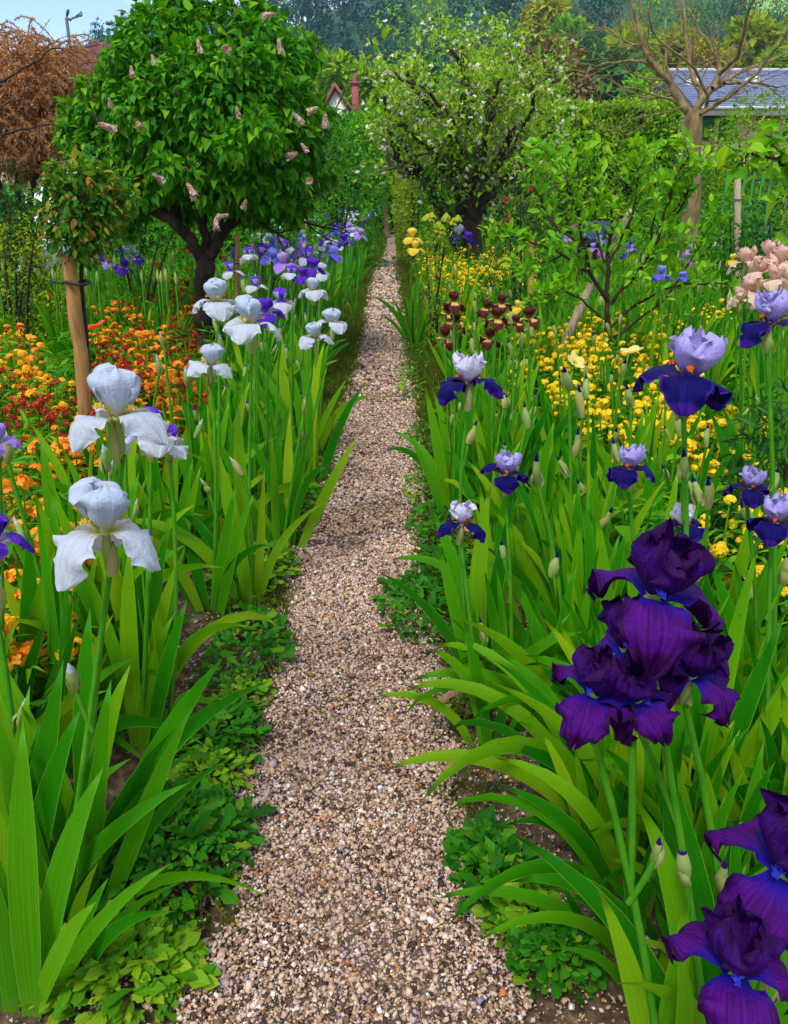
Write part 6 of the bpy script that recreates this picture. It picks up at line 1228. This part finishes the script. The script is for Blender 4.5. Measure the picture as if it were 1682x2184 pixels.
for _ in range(26):
    single('magenta_flower', 'flower', random.choice((random.uniform(1210, 1480), random.uniform(1400, 1690))), random.uniform(435, 545), random.uniform(.6, .8), MG, 'magenta rounded flower head scattered beyond the young fruit tree', random.uniform(.8, 1.3), group='magenta flower heads')
single('magenta_flower', 'flower', 833, 437, .9, MG, 'lone magenta flower at the far end of the path', 2.0)

# ------------------------------------------------------------------ leafy herbs filling the beds
def herb(h, n, tpl, size):
    ms = []
    for k in range(n):
        a = random.random() * 6.28; r_ = random.uniform(.0, .10); top = Vector((math.cos(a) * r_, math.sin(a) * r_, h * random.uniform(.5, 1.05))); st = bez((0, 0, -.02), (top.x * .7, top.y * .7, h * .5), top, 4); ms.append(tube(st, [.003] * 4, 4, False))
        m = 11; P = np.array(st)[rng.integers(1, 4, m)] + rng.normal(0, .012, (m, 3)); D = unit(np.stack([rng.normal(size=m), rng.normal(size=m), .35 + .3 * rng.random(m)], 1)); ms.append(scatter(tpl[0], tpl[1], orient(D, unit(rng.normal(size=(m, 3)) * .3 + np.array([0, 0, 1]))), P, size * rng.uniform(.7, 1.3, m), tpl[2]))
    V, F, U, T_ = joinm(ms); return mesh('foliage', V, F, U, T_, ['herb_leaf'])
HB = [herb(random.uniform(.25, .42), random.randint(7, 10), random.choice((LANCE, OVAL, LANCE)), random.uniform(.06, .10)) for _ in range(7)]
def herbs(n, x0, x1, y0, y1, label, group, h=.25):
    k = 0
    while k < n:
        p = at_h(random.uniform(x0, x1), random.uniform(y0, y1), h); k += 1
        if p.y < 1.0 or p.y > 20 or edgeL(p.y) - .55 < p.x < edgeR(p.y) + .5: continue
        t_ = thing('herb_plant', label, 'plant', (p.x, p.y, 0), group, rot=(0, 0, random.random() * 6)); obj('foliage', random.choice(HB), t_); s = random.uniform(.8, 1.25) * (1 + .03 * p.y); t_.scale = (s, s, s)
herbs(60, -20, 200, 650, 1300, 'leafy green plant between the orange wallflowers', 'leafy plants in the orange bed'); herbs(50, 150, 500, 560, 850, 'leafy green plant around the lilac trunk', 'leafy plants around the lilac trunk')
herbs(60, 950, 1400, 520, 800, 'leafy green plant among the yellow wallflowers', 'leafy plants in the yellow bed'); herbs(40, 1300, 1700, 440, 700, 'leafy green plant in the bed beyond the young fruit tree', 'leafy plants beyond the young fruit tree'); herbs(40, 1350, 1700, 740, 1250, 'leafy green plant between the near irises', 'leafy plants between near irises')
# dense low blades between the plants
def blades(n, xf, y0, y1, L0, L1, width, mat, power=1.0, zb=-.01, upb=1.0):
    y = y0 + (y1 - y0) * rng.random(n) ** power; x = xf(y, rng.random(n)); D = unit(np.stack([rng.normal(0, .45, n), rng.normal(0, .45, n), np.full(n, upb)], 1)); T_ = BLADE[0] * np.array([width, 1, 1])
    return scatter(T_, BLADE[1], orient(D, rdir(n)), np.stack([x, y, np.full(n, zb)], 1), rng.uniform(L0, L1, n), BLADE[2])
bl = [blades(9000, lambda y, u: edgeL(y) - .75 - (1.2 + .62 * y) * u, 1.0, 8, .15, .38, 1.0, 'bed_blade', 1.2), blades(9000, lambda y, u: edgeR(y) + .60 + (1.0 + .62 * y) * u, 1.0, 8, .15, .38, 1.0, 'bed_blade', 1.2),
      blades(9000, lambda y, u: edgeL(y) - .5 - .62 * y * u, 7, 24, .3, .6, 1.4, 'bed_blade', 1.3), blades(9000, lambda y, u: edgeR(y) + .4 + .62 * y * u, 7, 24, .3, .6, 1.4, 'bed_blade', 1.3)]
V, F, U, T_ = joinm(bl); tag(obj('bed_undergrowth', mesh('bed_undergrowth', V, F, U, T_, ['bed_blade']), kind='stuff'), 'dense green grassy undergrowth between the flowers of both beds', 'undergrowth')

# ------------------------------------------------------------------ verges and weeds
def verge(side):
    e = edgeL if side < 0 else edgeR; f = lambda wd, off=0: (lambda y, u: e(y) + side * (off + wd * u ** 1.2))
    m = [blades(7000, f(.30, -.015), 2.4, 6.0, .03, .07, 1.6, '', 1.0, .0, .7), blades(7500, f(.34, -.02), 6.0, 14.0, .05, .09, 2.0, '', 1.2, .0, .7), blades(5500, f(.36, -.02), 14, 44, .08, .13, 2.6, '', 1.3, .0, .7), blades(900, f(.16, -.02), 1.0, 2.6, .03, .08, 1.0, '', 1.0, .0, .6)]
    n = 5200; y = 2.6 + 6 * rng.random(n) ** 1.3; x = e(y) + side * (.01 + .30 * rng.random(n)); D = unit(np.stack([rng.normal(size=n), rng.normal(size=n), .35 + 0 * y], 1))
    m.append(scatter(DIAM[0], DIAM[1], orient(D, unit(rng.normal(size=(n, 3)) * .35 + np.array([0, 0, 1]))), np.stack([x, y, .008 + .02 * rng.random(n)], 1), rng.uniform(.018, .036, n), DIAM[2])); return joinm(m)
for side, lab in ((-1, 'mossy olive-green verge between gravel and the white iris row'), (1, 'mossy olive-green verge between gravel and the maroon iris row')):
    V, F, U, T_ = verge(side); tag(obj('mossy_verge', mesh('mossy_verge', V, F, U, T_, ['verge_blade']), kind='stuff'), lab, 'verge')
def weed(px, py, rx, ry, n, size, tpl, mat, label, hgt=.06, nobj=0):
    c = at_h(px, py); ax = abs(at_h(px + rx, py).x - c.x); ay = abs(at_h(px, py - ry).y - c.y); b = Vector((c.x, c.y, .0)); t_ = thing('weed_clump', label, 'weed', b)
    r_ = np.sqrt(rng.random(n)); a = rng.random(n) * 6.283; lump = .6 + .4 * np.sin(a * 5 + px) * np.sin(r_ * 9 + py)
    x = ax * r_ * np.cos(a) * (1 + .12 * np.sin(a * 3 + px)); y = ay * r_ * np.sin(a); z = hgt * np.sqrt(np.clip(1 - r_ ** 2.2, 0, 1)) * (.6 + .4 * lump) + .006 * rng.random(n) + .004
    D = unit(np.stack([np.cos(a) * r_ + rng.normal(size=n) * .7, np.sin(a) * r_ + rng.normal(size=n) * .7, .25 + .5 * rng.random(n)], 1)); Nn = unit(np.stack([rng.normal(0, .35, n), rng.normal(0, .35, n) - .2, np.ones(n)], 1)); L = np.stack([x + b.x, y + b.y, z], 1)
    add_foliage(t_, b, L, orient(D, Nn), size * np.exp(rng.normal(0, .3, n)), tpl, mat, min(nobj, n - 1)); 
    m = 60; st = []
    for _ in range(14):
        aa = random.random() * 6.28; st.append(tube(bez((math.cos(aa) * ax * .3, math.sin(aa) * ay * .3, 0), (math.cos(aa) * ax * .7, math.sin(aa) * ay * .7, hgt * 1.1), (math.cos(aa) * ax * 1.08, math.sin(aa) * ay * 1.08, hgt * .5), 5), [.0016] * 5, 3, False))
    V, F, U, T_ = joinm(st); obj('stems', mesh('stems', V, F, U, T_, ['verge_blade']), t_); return t_
weed(365, 1835, 145, 130, 900, .036, TOOTH, 'weed_dark', 'largest dark green weed mound at the edge of the gravel', .10, 300)
weed(255, 2090, 160, 85, 520, .042, TOOTH, 'weed_light', 'pale toothed weed mat below the stout iris fan', .07, 280)
weed(480, 1590, 75, 62, 340, .034, TOOTH, 'weed_dark', 'green weed tuft above the large dark mound', .07, 200); weed(455, 1660, 70, 40, 260, .032, TOOTH, 'weed_light', 'small yellowish weed tuft touching the large dark mound', .06, 150)
weed(530, 1405, 75, 80, 420, .036, SPOON, 'weed_dark', 'rounded dark weed bulging into the path below the yellowish one', .08, 260)
weed(540, 1235, 85, 62, 380, .036, TOOTH, 'weed_light', 'bright yellow-green weed cushion by the gravel', .07, 260); weed(615, 1085, 70, 40, 300, .034, TOOTH, 'weed_dark', 'dark weed cushion where the soil meets the mossy verge', .06, 150); weed(640, 1000, 70, 40, 300, .03, SPOON, 'weed_dark', 'low weed cushion on the verge below the white irises', .05)
weed(520, 1500, 50, 40, 160, .03, SPOON, 'weed_light', 'small pale weed between two dark tufts', .05, 100)
weed(1178, 2070, 82, 62, 520, .024, SPOON, 'weed_dark', 'tight round green weed cushion beside the lowest purple iris', .09, 300); weed(1110, 1985, 60, 60, 170, .034, SPOON, 'weed_light', 'loose rosette weed above the tight round cushion', .05, 120)
weed(1050, 1880, 85, 95, 420, .030, DIAM, 'weed_dark', 'feathery weed patch under the arching iris leaves', .06, 200); weed(905, 1310, 95, 60, 460, .036, TOOTH, 'weed_dark', 'dark weed clump spreading onto the gravel under the pale iris', .08, 280)
weed(965, 1235, 70, 55, 380, .034, SPOON, 'weed_dark', 'green weed mound behind the clump on the gravel', .09, 200); weed(930, 1140, 50, 50, 320, .032, SPOON, 'weed_dark', 'fresh green weed below the lilac and navy iris', .08, 150); weed(905, 1050, 35, 50, 220, .03, SPOON, 'weed_light', 'light weed tuft on the verge beside the path', .06, 100); weed(905, 960, 30, 50, 220, .03, SPOON, 'weed_dark', 'dark weed tuft on the verge further along the path', .06)
weed(1010, 1500, 40, 60, 140, .028, DIAM, 'verge_blade', 'dry wispy weed under the arching iris leaves', .04); weed(885, 750, 22, 50, 220, .045, SPOON, 'weed_dark', 'weed tuft at the verge below the maroon irises', .07); weed(870, 820, 22, 40, 200, .035, SPOON, 'weed_light', 'pale weed tuft on the verge near the maroon irises', .06)
# withered scraps on the soil
for px, py, lab in [(1150, 1850, 'dry curled brown leaf on bare soil under the arching iris leaves'), (395, 2140, 'dry brown leaf at the gravel edge beside the pale toothed weeds'), (280, 1930, 'dry pale straw beside the large dark weed mound'), (440, 1690, 'withered leaf scrap on the stony soil')]:
    p = at_h(px, py); o = obj('dry_leaf', mesh('dry_leaf', OVAL[0] * np.array([1, 1, 2.2]), OVAL[1], OVAL[2], np.zeros(len(OVAL[0])), ['dry_leaf']), None, (p.x, p.y, .018)); o.scale = (.07, .07, .07); o.rotation_euler = (.2, .1, random.random() * 6); tag(o, lab, 'leaf')

lt = []
for e, sd_ in ((edgeL, -1), (edgeR, 1)):
    n = 1500; y = .9 + 3.6 * rng.random(n); x = e(y) + sd_ * (.05 + .75 * rng.random(n)); lt.append(scatter(DIAM[0] * np.array([.7, 1, 2]), DIAM[1], orient(np.stack([rng.normal(size=n), rng.normal(size=n), rng.normal(0, .15, n)], 1), unit(rng.normal(size=(n, 3)) * .3 + np.array([0, 0, 1]))), np.stack([x, y, np.full(n, .022)], 1), rng.uniform(.006, .018, n), DIAM[2]))
V, F, U, T_ = joinm(lt); obj('leaf_litter', mesh('leaf_litter', V, F, U, T_, ['dry_leaf']), g, kind='stuff')
# ------------------------------------------------------------------ stooping gardener behind the young fruit tree
import bmesh
def gardener():
    p = at_h(1258, 600, 0.0); Yg = 11.5; b = gbase(1250, Yg); t_ = thing('person', 'person in dark blue jacket bending over behind the young fruit tree', 'person', b, rot=(0, 0, R(-25)))
    J = {'hip': (0, 0, .88, .13), 'sp1': (0, .14, .98, .13), 'sp2': (0, .30, 1.02, .15), 'neck': (0, .44, 1.02, .065), 'head0': (0, .54, 1.00, .085), 'head1': (0, .62, .94, .095), 'head2': (0, .66, .86, .07), 'ls': (-.19, .36, 1.00, .07), 'le': (-.24, .44, .74, .05), 'lw': (-.18, .52, .52, .036), 'rs': (.19, .36, 1.00, .07), 're': (.24, .44, .74, .05), 'rw': (.18, .52, .52, .036), 'lh': (-.10, -.02, .80, .10), 'lk': (-.12, .06, .47, .068), 'la': (-.12, -.02, .09, .048), 'lt': (-.13, .16, .045, .042), 'rh': (.10, -.02, .80, .10), 'rk': (.12, .06, .47, .068), 'ra': (.12, -.02, .09, .048), 'rt': (.13, .16, .045, .042)}
    ch = [('hip', 'sp1'), ('sp1', 'sp2'), ('sp2', 'neck'), ('neck', 'head0'), ('head0', 'head1'), ('head1', 'head2'), ('sp2', 'ls'), ('ls', 'le'), ('le', 'lw'), ('sp2', 'rs'), ('rs', 're'), ('re', 'rw'), ('hip', 'lh'), ('lh', 'lk'), ('lk', 'la'), ('la', 'lt'), ('hip', 'rh'), ('rh', 'rk'), ('rk', 'ra'), ('ra', 'rt')]
    names = list(J); V = [J[k][:3] for k in names]; E = [(names.index(a), names.index(c)) for a, c in ch]; rad = [J[k][3] for k in names]
    for s, w in ((-1, 'lw'), (1, 'rw')):
        wx, wy, wz, _ = J[w]; V.append((wx, wy + .02, wz - .06)); rad.append(.032); E.append((names.index(w), len(V) - 1)); pi = len(V) - 1
        for f in range(5):
            dx = (f - 2) * .017; ln = (.05, .075, .08, .075, .06)[f] if f else .05
            V.append((wx + dx * 1.4 - (s * .02 if f == (0 if s > 0 else 4) else 0), wy + .04, wz - .10)); rad.append(.010); E.append((pi, len(V) - 1)); V.append((wx + dx * 1.3, wy + .07, wz - .10 - ln * .7)); rad.append(.008); E.append((len(V) - 2, len(V) - 1))
    me = bpy.data.meshes.new('body'); me.from_pydata(V, E, []); o = obj('body', me, t_); sk = o.modifiers.new('skin', 'SKIN'); sk.use_smooth_shade = True
    for i, v in enumerate(me.skin_vertices[0].data): v.radius = (rad[i], rad[i]); v.use_root = (i == 0)
    o.modifiers.new('sub', 'SUBSURF').levels = 2; bpy.context.view_layer.update(); dg = bpy.context.evaluated_depsgraph_get(); m2 = bpy.data.meshes.new_from_object(o.evaluated_get(dg)); o.modifiers.clear(); o.data = m2
    m2.materials.clear()
    for k in ('denim_blue', 'trouser_dark', 'skin', 'bark_dark', 'hair_brown'): m2.materials.append(MATS[k])
    for pl in m2.polygons:
        c = pl.center; mi = 0
        if c.z < .86 and c.y < .25: mi = 1
        if c.z < .13 and c.y < .30: mi = 3
        if c.y > .42 and c.z > .8 and abs(c.x) < .13: mi = 4 if (c.z > .93 or c.y < .58) else 2
        if abs(c.x) > .1 and c.z < .53 and c.y > .42: mi = 2
        pl.material_index = mi; pl.use_smooth = True
gardener()

# ------------------------------------------------------------------ thin summer haze in the air
m, t = newmat('haze_air'); o_ = N(t, 'ShaderNodeOutputMaterial'); v_ = N(t, 'ShaderNodeVolumePrincipled', Density=0.0004); v_.inputs['Color'].default_value = (0.50, 0.76, 1.0, 1); v_.inputs['Anisotropy'].default_value = 0.2
t.links.new(v_.outputs[0], o_.inputs['Volume'])
V, F = boxm(-330, 370, -40, 470, -1.5, 110); hz_ = obj('haze', mesh('haze', V, F, mats=['haze_air'], smooth=False), kind='stuff'); tag(hz_, 'thin bluish haze softening the far wooded hill', 'haze')
